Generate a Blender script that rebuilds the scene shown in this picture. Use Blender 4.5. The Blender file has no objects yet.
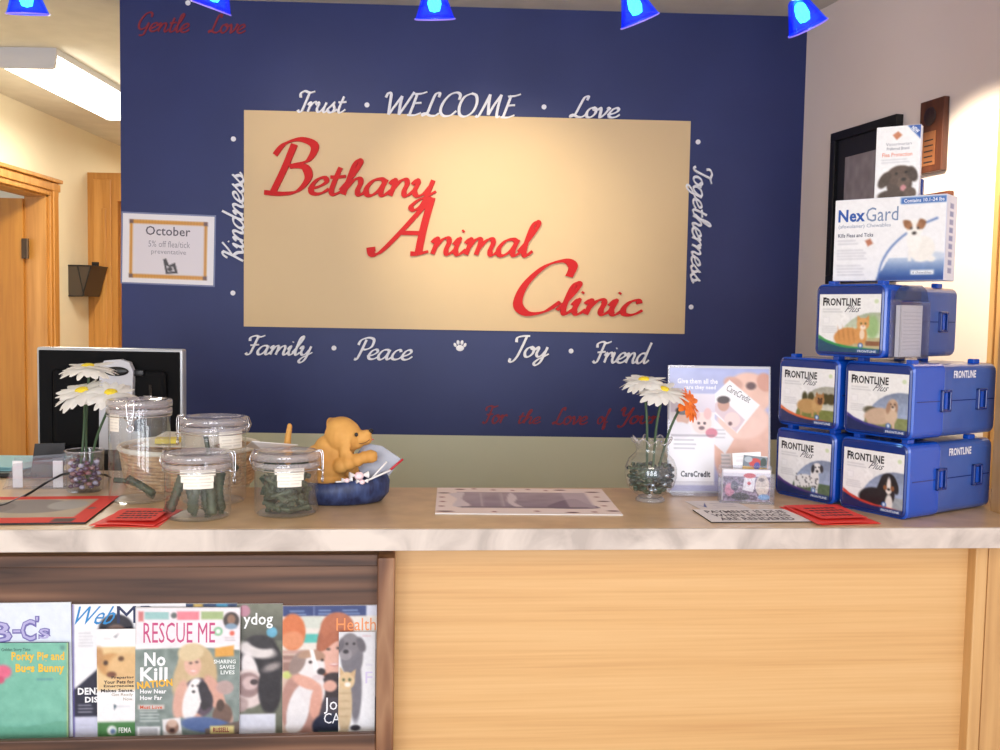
import bpy, bmesh, math, random
import numpy as np
from mathutils import Vector, Matrix, Euler
random.seed(7)
C = bpy.context.scene.collection
SC = bpy.context.scene

# ---------------------------------------------------------------- camera
PITCH, ROLL, FPX, CAMZ = .0633, .0178, 970.0, 1.5
FW = Vector((0, math.cos(PITCH), -math.sin(PITCH)))
UP0 = Vector((0, math.sin(PITCH), math.cos(PITCH)))
RT = Vector((1, 0, 0))*math.cos(ROLL) + UP0*math.sin(ROLL)
UP = Vector((1, 0, 0))*(-math.sin(ROLL)) + UP0*math.cos(ROLL)
cd = bpy.data.cameras.new('camera'); cam = bpy.data.objects.new('camera', cd); C.objects.link(cam)
cam.matrix_world = Matrix(((RT.x, UP.x, -FW.x, 0), (RT.y, UP.y, -FW.y, 0), (RT.z, UP.z, -FW.z, CAMZ), (0, 0, 0, 1)))
cd.sensor_width = 36; cd.lens = 36*FPX/1000; cd.clip_start = .05
SC.camera = cam

# ---------------------------------------------------------------- world, daylight, exposure
SC.view_settings.view_transform = 'Standard'; SC.view_settings.look = 'None'
SC.view_settings.gamma = 1; SC.view_settings.use_curve_mapping = False
SC.view_settings.exposure = 0.0
w = bpy.data.worlds.new('world'); SC.world = w; w.use_nodes = True
w.node_tree.nodes['Background'].inputs[0].default_value = (.80, .86, 1, 1)
w.node_tree.nodes['Background'].inputs[1].default_value = 1.3

SC.cycles.transparent_max_bounces = 48
def area(name, loc, aim, sx, sy, watts, col):
    l = bpy.data.lights.new(name, 'AREA'); l.shape = 'RECTANGLE'; l.size = sx; l.size_y = sy
    l.energy = watts; l.color = col
    o = bpy.data.objects.new(name, l); C.objects.link(o); o.location = loc
    o.rotation_euler = (Vector(aim)-Vector(loc)).to_track_quat('-Z', 'Y').to_euler()
    return o
# the shop-front windows behind the photographer: three tall panes of daylight
for k, x in enumerate((-1.5, -.1, 1.3)):
    area('window_daylight', (x, -2.6, 1.55), (x*.6, 2.5, 1.35), .95, 1.9, 43, (.93, .95, 1))
# fill light added under the ceiling behind the camera, no known lamp there
area('added_ceiling_fill', (0, -.4, 2.6), (0, .3, 0), 1.2, .5, 20, (1, .93, .82))

# ---------------------------------------------------------------- pixel helpers (design positions, true depth)
def ray(x, y): return FW + RT*((x-500)/FPX) + UP*((375-y)/FPX)
CAM = Vector((0, 0, CAMZ))
def at_z(x, y, z): d = ray(x, y); return CAM + d*((z-CAMZ)/d.z)
def at_y(x, y, Y): d = ray(x, y); return CAM + d*(Y/d.y)
class Plane:
    """vertical plane through o along direction ang; loc(px,py,off) -> (u, z), off towards the camera side"""
    def __init__(s, o, ang):
        s.o = Vector((o[0], o[1], 0)); s.d = Vector((math.cos(ang), math.sin(ang), 0)); s.n = Vector((s.d.y, -s.d.x, 0)); s.ang = ang
    def loc(s, px, py, off=0):
        d = ray(px, py); t = ((s.o + s.n*off) - CAM).dot(s.n)/d.dot(s.n); p = CAM + d*t
        return ((p-s.o).dot(s.d), p.z)
    def pt(s, u, z, off=0): v = s.o + s.d*u + s.n*off; return Vector((v.x, v.y, z))
WALL = Plane((0, 3.75), .0349)
CTR = Plane((0, 1.916), .0904)
WR_O = WALL.pt(1.153, 0); WRIGHT = Plane((WR_O.x, WR_O.y), math.atan2(-1, .247))
CZ = 1.07

# ---------------------------------------------------------------- colours and materials
def lin(c):
    r = []
    for v in c[:3]:
        v = v/255.0; r.append(v/12.92 if v <= .04045 else ((v+.055)/1.055)**2.4)
    return (*r, 1)
def mat(name, col, rough=.5, metal=0, coat=0, spec=.5, emit=None, es=0, alpha=None, trans=0, sss=0):
    m = bpy.data.materials.new(name); m.use_nodes = True; b = m.node_tree.nodes['Principled BSDF']
    b.inputs['Base Color'].default_value = lin(col); b.inputs['Roughness'].default_value = rough
    b.inputs['Metallic'].default_value = metal; b.inputs['Coat Weight'].default_value = coat
    b.inputs['Specular IOR Level'].default_value = spec
    if emit: b.inputs['Emission Color'].default_value = lin(emit); b.inputs['Emission Strength'].default_value = es
    if trans: b.inputs['Transmission Weight'].default_value = trans
    if sss: b.inputs['Subsurface Weight'].default_value = sss; b.inputs['Subsurface Scale'].default_value = .01
    return m
def N(m, t, **k):
    n = m.node_tree.nodes.new(t)
    for a, v in k.items(): setattr(n, a, v)
    return n
def noisy(name, c1, c2, scale=(1, 1, 1), nscale=5, detail=4, rough=.5, lo=.3, hi=.7, bump=0, dist=0, coat=0, c3=None, metal=0):
    m = mat(name, c1, rough, coat=coat, metal=metal); nt = m.node_tree; b = nt.nodes['Principled BSDF']
    tc = N(m, 'ShaderNodeTexCoord'); mp = N(m, 'ShaderNodeMapping'); mp.inputs['Scale'].default_value = scale
    nz = N(m, 'ShaderNodeTexNoise'); nz.inputs['Scale'].default_value = nscale; nz.inputs['Detail'].default_value = detail
    nz.inputs['Distortion'].default_value = dist
    r = N(m, 'ShaderNodeValToRGB'); r.color_ramp.elements[0].position = lo; r.color_ramp.elements[1].position = hi
    r.color_ramp.elements[0].color = lin(c1); r.color_ramp.elements[1].color = lin(c2)
    if c3: e = r.color_ramp.elements.new((lo+hi)/2); e.color = lin(c3)
    L = nt.links.new
    L(tc.outputs['Object'], mp.inputs[0]); L(mp.outputs[0], nz.inputs['Vector']); L(nz.outputs['Fac'], r.inputs[0]); L(r.outputs[0], b.inputs['Base Color'])
    if bump:
        bp = N(m, 'ShaderNodeBump'); bp.inputs['Strength'].default_value = bump; bp.inputs['Distance'].default_value = .002
        L(nz.outputs['Fac'], bp.inputs['Height']); L(bp.outputs[0], b.inputs['Normal'])
    return m
def wood(name, c1, c2, c3, scale=(1.2, 20, 20), rings=6, dist=3, rough=.4, fine=.35):
    """boards: broad cathedral figure from a distorted wave plus fine pores"""
    m = mat(name, c1, rough); nt = m.node_tree; b = nt.nodes['Principled BSDF']; L = nt.links.new
    tc = N(m, 'ShaderNodeTexCoord'); mp = N(m, 'ShaderNodeMapping'); mp.inputs['Scale'].default_value = scale
    nz = N(m, 'ShaderNodeTexNoise'); nz.inputs['Scale'].default_value = 1; nz.inputs['Detail'].default_value = 2
    mul = N(m, 'ShaderNodeMath', operation='MULTIPLY'); mul.inputs[1].default_value = rings
    fr = N(m, 'ShaderNodeMath', operation='PINGPONG'); fr.inputs[1].default_value = 1
    mp2 = N(m, 'ShaderNodeMapping'); mp2.inputs['Scale'].default_value = tuple(s*(dist if s > 5 else 2.5) for s in scale)
    n2 = N(m, 'ShaderNodeTexNoise'); n2.inputs['Scale'].default_value = 2; n2.inputs['Detail'].default_value = 5
    mx = N(m, 'ShaderNodeMix', data_type='FLOAT'); mx.inputs[0].default_value = fine
    r = N(m, 'ShaderNodeValToRGB'); e = r.color_ramp.elements; e[0].position = .12; e[0].color = lin(c1); e[1].position = .9; e[1].color = lin(c3)
    q = e.new(.5); q.color = lin(c2)
    L(tc.outputs['Object'], mp.inputs[0]); L(mp.outputs[0], nz.inputs['Vector']); L(nz.outputs['Fac'], mul.inputs[0]); L(mul.outputs[0], fr.inputs[0])
    L(tc.outputs['Object'], mp2.inputs[0]); L(mp2.outputs[0], n2.inputs['Vector'])
    L(fr.outputs[0], mx.inputs[2]); L(n2.outputs['Fac'], mx.inputs[3]); L(mx.outputs[0], r.inputs[0]); L(r.outputs[0], b.inputs['Base Color'])
    return m
def clear(name, tint=(255, 255, 255), rough=.02, body=.0, bodycol=(230, 235, 240), lo=.05):
    """thin clear glass or acrylic: fresnel reflection over a see-through body"""
    m = bpy.data.materials.new(name); m.use_nodes = True; nt = m.node_tree; nt.nodes.clear(); L = nt.links.new
    out = N(m, 'ShaderNodeOutputMaterial'); t = N(m, 'ShaderNodeBsdfTransparent'); t.inputs[0].default_value = lin(tint)
    g = N(m, 'ShaderNodeBsdfGlossy'); g.inputs['Roughness'].default_value = rough
    lw = N(m, 'ShaderNodeLayerWeight'); lw.inputs[0].default_value = .5; pw = N(m, 'ShaderNodeMath', operation='POWER'); pw.inputs[1].default_value = 4
    f = N(m, 'ShaderNodeMapRange'); f.inputs['To Min'].default_value = lo; f.inputs['To Max'].default_value = .75; L(lw.outputs['Facing'], pw.inputs[0]); L(pw.outputs[0], f.inputs['Value']); mx = N(m, 'ShaderNodeMixShader')
    last = t
    if body:
        d = N(m, 'ShaderNodeBsdfDiffuse'); d.inputs[0].default_value = lin(bodycol); m2 = N(m, 'ShaderNodeMixShader'); m2.inputs[0].default_value = body
        L(t.outputs[0], m2.inputs[1]); L(d.outputs[0], m2.inputs[2]); last = m2
    L(f.outputs[0], mx.inputs[0]); L(last.outputs[0], mx.inputs[1]); L(g.outputs[0], mx.inputs[2]); L(mx.outputs[0], out.inputs[0])
    return m
def print_mat(name, rough=.35, coat=0):
    m = mat(name, (255, 255, 255), rough, coat=coat); a = N(m, 'ShaderNodeAttribute', attribute_name='Col')
    m.node_tree.links.new(a.outputs['Color'], m.node_tree.nodes['Principled BSDF'].inputs['Base Color']); return m
def petal_mat(name, col):
    m = bpy.data.materials.new(name); m.use_nodes = True; nt = m.node_tree; nt.nodes.clear(); out = N(m, 'ShaderNodeOutputMaterial')
    d = N(m, 'ShaderNodeBsdfDiffuse'); d.inputs[0].default_value = lin(col); t = N(m, 'ShaderNodeBsdfTranslucent'); t.inputs[0].default_value = lin(col)
    mx = N(m, 'ShaderNodeMixShader'); mx.inputs[0].default_value = .35; nt.links.new(d.outputs[0], mx.inputs[1]); nt.links.new(t.outputs[0], mx.inputs[2]); nt.links.new(mx.outputs[0], out.inputs[0]); return m
M = {}
M['blue'] = noisy('blue_wall_paint', (26, 40, 98), (31, 45, 106), nscale=3, rough=.5)
M['sage'] = noisy('sage_wall_paint', (206, 206, 180), (212, 211, 185), nscale=3, rough=.7)
M['cream'] = noisy('cream_wall_paint', (228, 216, 190), (234, 222, 196), nscale=2, rough=.75)
M['greywall'] = noisy('warm_grey_wall_paint', (236, 222, 218), (242, 228, 224), nscale=2, rough=.75)
M['ceiling'] = noisy('ceiling_paint', (214, 208, 196), (224, 218, 206), nscale=9, rough=.9, bump=.2)
M['floor'] = noisy('floor_tile', (150, 140, 126), (172, 160, 144), nscale=4, rough=.4)
M['tan'] = noisy('tan_sign_paint', (219, 190, 146), (224, 195, 150), nscale=2, rough=.55)
M['red'] = mat('red_letter_paint', (204, 22, 26), .55, spec=.25)
M['darkred'] = mat('dark_red_decal', (132, 26, 46), .6)
M['white'] = mat('white_decal', (236, 236, 244), .5)
M['laminate'] = noisy('countertop_laminate', (196, 164, 126), (214, 182, 142), nscale=16, detail=6, rough=.3, lo=.35, hi=.65)
M['edge'] = noisy('countertop_stone_edge', (174, 162, 154), (212, 200, 190), nscale=9, detail=7, rough=.45, lo=.36, hi=.62, dist=.8, c3=(198, 186, 177))
M['oak'] = wood('light_oak_panel', (196, 148, 94), (212, 168, 112), (222, 182, 128), scale=(.6, 9, 34), rings=3, rough=.42, fine=.7)
M['oakv'] = wood('light_oak_upright', (186, 140, 88), (208, 164, 108), (220, 180, 128), scale=(14, 14, .9), rings=4, rough=.42, fine=.5)
M['rack'] = wood('brown_oak_board', (60, 38, 28), (100, 68, 50), (130, 94, 72), scale=(.8, 9, 15), rings=8, rough=.45, fine=.3)
M['rackv'] = wood('brown_oak_upright', (86, 52, 34), (126, 84, 56), (158, 118, 86), scale=(13, 13, 2.2), rings=7, rough=.45, fine=.3)
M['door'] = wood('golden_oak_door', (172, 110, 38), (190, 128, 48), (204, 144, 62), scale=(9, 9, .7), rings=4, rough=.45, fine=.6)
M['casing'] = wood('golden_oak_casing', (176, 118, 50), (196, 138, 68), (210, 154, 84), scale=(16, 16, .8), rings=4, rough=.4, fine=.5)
M['dkoak'] = wood('dark_oak_door', (140, 84, 40), (158, 98, 50), (170, 110, 60), scale=(16, 16, .8), rings=4, rough=.4, fine=.5)  # darker, redder oak than the casing
M['black'] = mat('black_plastic', (20, 20, 24), .35)
M['blackfelt'] = mat('black_matte', (12, 12, 15), .8, spec=.2)
M['silver'] = mat('silver_plastic', (190, 192, 196), .3, metal=.3)
M['greyplastic'] = mat('pale_grey_plastic', (204, 204, 212), .4)
M['chrome'] = mat('polished_wire', (225, 226, 230), .15, metal=1)
M['glass'] = clear('clear_jar_glass', (252, 253, 253), body=.03, lo=.10)
M['rimglass'] = clear('thick_clear_lid', (246, 244, 246), body=.22, bodycol=(236, 232, 236), rough=.06, lo=.10)
M['acrylic'] = clear('clear_acrylic', (251, 251, 253), body=.06, bodycol=(220, 222, 232))
M['paper'] = mat('white_paper', (238, 236, 236), .7)
M['creampaper'] = mat('cream_label_paper', (240, 234, 220), .7)
M['tealpaper'] = mat('pale_teal_paper', (160, 214, 222), .7)
M['redpaper'] = mat('bright_red_paper', (240, 62, 52), .6)
M['ink'] = mat('black_ink', (30, 26, 30), .6)
M['print'] = print_mat('printed_paper', .38)
M['gloss'] = print_mat('glossy_printed_card', .28, .2)
M['matteprint'] = print_mat('matte_printed_paper', .75)
M['chew'] = noisy('green_dental_chew', (52, 62, 50), (82, 94, 72), nscale=60, rough=.5)
M['bluecase'] = mat('translucent_blue_plastic', (16, 78, 186), .22, coat=.4)
M['bluecase2'] = noisy('smoky_blue_plastic', (38, 72, 148), (64, 98, 172), nscale=6, rough=.28, coat=.4)
M['bluedark'] = mat('dark_blue_plastic', (10, 44, 120), .25, coat=.4)
M['leafgreen'] = mat('green_stem', (58, 84, 56), .5)
M['petalw'] = petal_mat('white_petal_silk', (252, 250, 246))
M['petalo'] = noisy('orange_petal_silk', (238, 96, 30), (248, 140, 44), nscale=30, rough=.6)
M['yellow'] = noisy('yellow_flower_centre', (232, 200, 30), (250, 226, 70), nscale=200, rough=.8, bump=.6)
M['dog'] = noisy('golden_fur', (202, 142, 66), (224, 170, 92), nscale=14, rough=.7, bump=.4)
M['denim'] = noisy('blue_glazed_bowl', (22, 32, 70), (62, 80, 128), scale=(3, 3, 1), nscale=22, detail=5, rough=.5, lo=.35, hi=.7, bump=.4)
M['wicker'] = noisy('tan_wicker', (184, 140, 98), (226, 192, 148), nscale=60, rough=.6)
M['walnut'] = wood('walnut_plaque', (70, 36, 26), (92, 50, 34), (110, 64, 44), scale=(18, 18, 2), rings=4)
M['copper'] = noisy('brushed_copper_plate', (150, 96, 64), (176, 118, 82), nscale=20, rough=.35, metal=.5)
M['shade'] = None

# ---------------------------------------------------------------- object helpers
def emit_obj(name, me, m, parent=None, loc=None, rot=None, smooth=False):
    o = bpy.data.objects.new(name, me); C.objects.link(o)
    if m is not None and not me.materials: me.materials.append(m)
    if parent: o.parent = parent
    if loc is not None: o.location = loc
    if rot is not None: o.rotation_euler = rot
    if smooth:
        for p in me.polygons: p.use_smooth = True
    return o
def obj(name, bm, m, parent=None, loc=None, rot=None, smooth=False):
    bmesh.ops.recalc_face_normals(bm, faces=bm.faces)
    me = bpy.data.meshes.new(name); bm.to_mesh(me); bm.free()
    return emit_obj(name, me, m, parent, loc, rot, smooth)
def thing(name, label, cat, loc=(0, 0, 0), rotz=0, group=None):
    o = bpy.data.objects.new(name, None); C.objects.link(o); o.location = loc; o.rotation_euler = (0, 0, rotz)
    o.empty_display_size = .05; o['label'] = label; o['category'] = cat
    if group: o['group'] = group
    return o
def tag(o, label, cat, group=None, kind=None):
    o['label'] = label; o['category'] = cat
    if group: o['group'] = group
    if kind: o['kind'] = kind
    return o
def struct(o, label=None):
    o['kind'] = 'structure'
    return o
def nb(): return bmesh.new()
def box(bm, x0, x1, y0, y1, z0, z1, bev=0, seg=2, M4=None):
    r = bmesh.ops.create_cube(bm, size=1); vs = r['verts']
    for v in vs: v.co = Vector(((x0+x1)/2+v.co.x*(x1-x0), (y0+y1)/2+v.co.y*(y1-y0), (z0+z1)/2+v.co.z*(z1-z0)))
    if bev:
        es = list({e for v in vs for e in v.link_edges})
        g = bmesh.ops.bevel(bm, geom=es, offset=bev, segments=seg, affect='EDGES', profile=.5)
        vs = list({v for v in g['verts']} | {v for v in vs if v.is_valid})
    if M4 is not None:
        for v in vs: v.co = M4 @ v.co
    return vs
def boxo(name, x0, x1, y0, y1, z0, z1, m, parent=None, bev=0, loc=None, rot=None, seg=2):
    b = nb(); box(b, x0, x1, y0, y1, z0, z1, bev, seg); return obj(name, b, m, parent, loc, rot)
def lathe(bm, prof, n=40, cx=0, cy=0):
    rings = []
    for r, z in prof:
        rings.append([bm.verts.new((cx+r*math.cos(2*math.pi*k/n), cy+r*math.sin(2*math.pi*k/n), z)) for k in range(n)] if r > 1e-6 else [bm.verts.new((cx, cy, z))])
    for a, b in zip(rings, rings[1:]):
        for k in range(n):
            k2 = (k+1) % n
            if len(a) == 1 and len(b) == 1: continue
            if len(a) == 1: bm.faces.new((a[0], b[k2], b[k]))
            elif len(b) == 1: bm.faces.new((a[k], a[k2], b[0]))
            else: bm.faces.new((a[k], a[k2], b[k2], b[k]))
def tube(bm, pts, r, n=8, closed=False):
    pts = [Vector(p) for p in pts]; m = len(pts); rr = r if isinstance(r, (list, tuple)) else [r]*m
    prev = None; rings = []
    for i, p in enumerate(pts):
        if closed: t = (pts[(i+1) % m]-pts[i-1]).normalized()
        else: t = (pts[min(i+1, m-1)]-pts[max(i-1, 0)]).normalized()
        if prev is None: a = t.orthogonal().normalized()
        else: a = (prev - t*prev.dot(t)).normalized()
        prev = a; b = t.cross(a)
        rings.append([bm.verts.new(p + (a*math.cos(2*math.pi*k/n)+b*math.sin(2*math.pi*k/n))*rr[i]) for k in range(n)])
    for i in range(m if closed else m-1):
        A, B = rings[i], rings[(i+1) % m]
        for k in range(n): bm.faces.new((A[k], A[(k+1) % n], B[(k+1) % n], B[k]))
    if not closed:
        bm.faces.new(rings[0]); bm.faces.new(rings[-1][::-1])
def crom(pts, n=8, closed=False):
    P = [Vector(p) for p in pts]; out = []
    m = len(P)
    for i in range(m if closed else m-1):
        p0 = P[i-1] if (closed or i > 0) else P[0]; p1 = P[i]; p2 = P[(i+1) % m]; p3 = P[(i+2) % m] if (closed or i+2 < m) else P[-1]
        for k in range(n):
            t = k/n; out.append(.5*((2*p1)+(-p0+p2)*t+(2*p0-5*p1+4*p2-p3)*t*t+(-p0+3*p1-3*p2+p3)*t**3))
    if not closed: out.append(P[-1].copy())
    return out
def ell(bm, c, r, rot=None, u=16, v=10):
    g = bmesh.ops.create_uvsphere(bm, u_segments=u, v_segments=v, radius=1)
    Mx = Matrix.Translation(Vector(c)) @ (Euler(rot).to_matrix().to_4x4() if rot else Matrix.Identity(4)) @ Matrix.Diagonal((r[0], r[1], r[2], 1))
    for q in g['verts']: q.co = Mx @ q.co
def prism(bm, poly, y0, y1, f=None):
    """polygon in XZ extruded along Y; f maps (x,y,z)"""
    f = f or (lambda x, y, z: (x, y, z))
    a = [bm.verts.new(f(x, y0, z)) for x, z in poly]; b = [bm.verts.new(f(x, y1, z)) for x, z in poly]
    bm.faces.new(a); bm.faces.new(b[::-1]); n = len(poly)
    for i in range(n): bm.faces.new((a[i], b[i], b[(i+1) % n], a[(i+1) % n]))
def dup(root, loc, rot=None, label=None, parent=None):
    r = root.copy(); C.objects.link(r); r.location = loc
    if parent: r.parent = parent
    if rot is not None: r.rotation_euler = rot
    if label: r['label'] = label
    for ch in list(root.children):
        c = ch.copy(); C.objects.link(c); c.parent = r
        for g in list(ch.children):
            d = g.copy(); C.objects.link(d); d.parent = c
    return r
def frame_bar(bm, x0, x1, z0, z1, wd, y0, y1, bev=0):
    """four mitred-looking bars of a rectangular frame in XZ"""
    box(bm, x0, x1, y0, y1, z1-wd, z1, bev); box(bm, x0, x1, y0, y1, z0, z0+wd, bev)
    box(bm, x0, x0+wd, y0, y1, z0+wd, z1-wd, bev); box(bm, x1-wd, x1, y0, y1, z0+wd, z1-wd, bev)

# ---------------------------------------------------------------- plain lettering (default font) as mesh
_tc = {}
def glyphs(s, bold=0):
    k = (s, bold)
    if k not in _tc:
        cu = bpy.data.curves.new('t', 'FONT'); cu.body = s; cu.size = 1; cu.offset = bold; cu.resolution_u = 2; cu.space_character = 1.0 + bold*2
        o = bpy.data.objects.new('t', cu); me = bpy.data.meshes.new_from_object(o)
        vs = np.array([v.co[:2] for v in me.vertices]) if len(me.vertices) else np.zeros((1, 2)); fs = [tuple(p.vertices) for p in me.polygons]
        lo, hi = vs.min(0), vs.max(0); vs = (vs-lo)/np.maximum(hi-lo, 1e-6)
        _tc[k] = (vs, fs, (hi-lo)); bpy.data.objects.remove(o); bpy.data.curves.remove(cu); bpy.data.meshes.remove(me)
    return _tc[k]

# ---------------------------------------------------------------- printed matter: colours per vertex on a fine grid, lettering on top
class Art:
    def __init__(s, x0, y0, x1, y1, base=(255, 255, 255), step=None):
        s.b = (x0, y0, x1, y1); st = step or max(x1-x0, y1-y0)/90
        s.nx = max(2, int((x1-x0)/st)+1); s.ny = max(2, int((y1-y0)/st)+1)
        s.X, s.Y = np.meshgrid(np.linspace(x0, x1, s.nx), np.linspace(y0, y1, s.ny))
        s.I = np.zeros((s.ny, s.nx, 3)); s.I[:] = base; s.st = st; s.tx = []
    def put(s, a, col): a = np.clip(a, 0, 1)[..., None]; s.I = s.I*(1-a)+np.array(col[:3], float)*a; return s
    def e(s, cx, cy, rx, ry, col, rot=0, soft=1.0, op=1):
        c, n = math.cos(math.radians(rot)), math.sin(math.radians(rot)); dx, dy = s.X-cx, s.Y-cy
        d = np.sqrt(((dx*c+dy*n)/rx)**2+((-dx*n+dy*c)/ry)**2); k = min(rx, ry)/(s.st*soft*1.2)
        return s.put(((1-d)*k+.5)*1.0 if op == 1 else np.clip((1-d)*k+.5, 0, 1)*op, col)
    def r(s, x0, y0, x1, y1, col, op=1):
        k = 1/s.st; a = np.minimum.reduce([(s.X-x0)*k+.5, (x1-s.X)*k+.5, (s.Y-y0)*k+.5, (y1-s.Y)*k+.5]); return s.put(np.clip(a, 0, 1)*op, col)
    def p(s, pts, col, op=1, smooth=0):
        if smooth: pts = [(q.x, q.y) for q in crom([(a, b, 0) for a, b in pts], smooth, True)]
        ins = np.zeros(s.X.shape, bool); dist = np.full(s.X.shape, 1e9)
        for (xa, ya), (xb, yb) in zip(pts, pts[1:]+pts[:1]):
            if ya != yb:
                c = ((ya > s.Y) != (yb > s.Y)) & (s.X < (xb-xa)*(s.Y-ya)/(yb-ya)+xa); ins ^= c
            L2 = (xb-xa)**2+(yb-ya)**2+1e-9; t = np.clip(((s.X-xa)*(xb-xa)+(s.Y-ya)*(yb-ya))/L2, 0, 1)
            dist = np.minimum(dist, np.hypot(s.X-xa-t*(xb-xa), s.Y-ya-t*(yb-ya)))
        a = np.where(ins, .5+dist/s.st, .5-dist/s.st); return s.put(np.clip(a, 0, 1)*op, col)
    def grad(s, x0, y0, x1, y1, c0, c1, op=1):
        t = np.clip((s.Y-y0)/(y1-y0), 0, 1)[..., None]; col = np.array(c0)*(1-t)+np.array(c1)*t
        m = ((s.X >= x0) & (s.X <= x1) & (s.Y >= y0) & (s.Y <= y1))[..., None]*op; s.I = s.I*(1-m)+col*m; return s
    def noise(s, amp, k=1, seed=1, box=None):
        rg = np.random.RandomState(seed); g = rg.rand(s.ny//k+2, s.nx//k+2)*2-1
        yy = np.arange(s.ny)/k; xx = np.arange(s.nx)/k; y0 = yy.astype(int); x0 = xx.astype(int); fy = (yy-y0)[:, None]; fx = (xx-x0)[None]
        v = g[y0][:, x0]*(1-fy)*(1-fx)+g[y0+1][:, x0]*fy*(1-fx)+g[y0][:, x0+1]*(1-fy)*fx+g[y0+1][:, x0+1]*fy*fx
        v = v*amp
        if box: v = v*((s.X >= box[0]) & (s.X <= box[2]) & (s.Y >= box[1]) & (s.Y <= box[3]))
        s.I = np.clip(s.I+v[..., None], 0, 255); return s
    def t(s, txt, x0, y0, x1, y1, col, bold=0, sh=0, rot=0): s.tx.append((txt, x0, y0, x1, y1, col, bold, sh, rot)); return s
    def lines(s, x0, y0, x1, n, dy, col, op=.6, h=None, seed=3):
        rg = random.Random(seed)
        for k in range(n): s.r(x0, y0+k*dy, x0+(x1-x0)*rg.uniform(.7, 1), y0+k*dy+(h or dy*.35), col, op)
        return s
    def build(s, name, w, h, m=None, parent=None, loc=None, rot=None, f=None, photo=0):
        """centred in XZ, facing -Y; f optionally bends (x,y,z)"""
        x0, y0, x1, y1 = s.b; vs = []; fs = []; cols = []
        if photo:
            for _ in range(photo):
                P = np.pad(s.I, ((1, 1), (1, 1), (0, 0)), 'edge'); s.I = (P[:-2, 1:-1]+P[2:, 1:-1]+P[1:-1, :-2]+P[1:-1, 2:]+2*P[1:-1, 1:-1])/6
            g = s.I.mean(axis=2, keepdims=True); s.I = (s.I*.84+g*.16)*.96+7
            s.noise(4, 3, 11); s.noise(2, 1, 12)
        for j in range(s.ny):
            for i in range(s.nx):
                vs.append(((s.X[j, i]-x0)/(x1-x0)*w-w/2, 0, h/2-(s.Y[j, i]-y0)/(y1-y0)*h)); cols.append(lin(s.I[j, i]))
        for j in range(s.ny-1):
            for i in range(s.nx-1):
                a = j*s.nx+i; fs.append((a, a+s.nx, a+s.nx+1, a+1))
        for li, (txt, a0, b0, a1, b1, col, bold, sh, rt) in enumerate(s.tx):
            g, gf, _ = glyphs(txt, bold); off = len(vs); cc = lin(col); cx, cy = (a0+a1)/2, (b0+b1)/2; ca, sa = math.cos(math.radians(rt)), math.sin(math.radians(rt))
            for gx, gy in g:
                X = a0+(gx+(gy-.5)*sh)*(a1-a0); Y = b1-gy*(b1-b0); dx, dy = X-cx, Y-cy; X, Y = cx+dx*ca-dy*sa, cy+dx*sa+dy*ca
                vs.append(((X-x0)/(x1-x0)*w-w/2, -.00035-.00002*li, h/2-(Y-y0)/(y1-y0)*h)); cols.append(cc)
            fs += [tuple(q+off for q in p) for p in gf]
        if f: vs = [f(*v) for v in vs]
        me = bpy.data.meshes.new(name); me.from_pydata(vs, [], fs)
        at = me.color_attributes.new('Col', 'FLOAT_COLOR', 'POINT'); at.data.foreach_set('color', np.array(cols, dtype=np.float32).ravel())
        return emit_obj(name, me, m or M['print'], parent, loc, rot)

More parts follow.
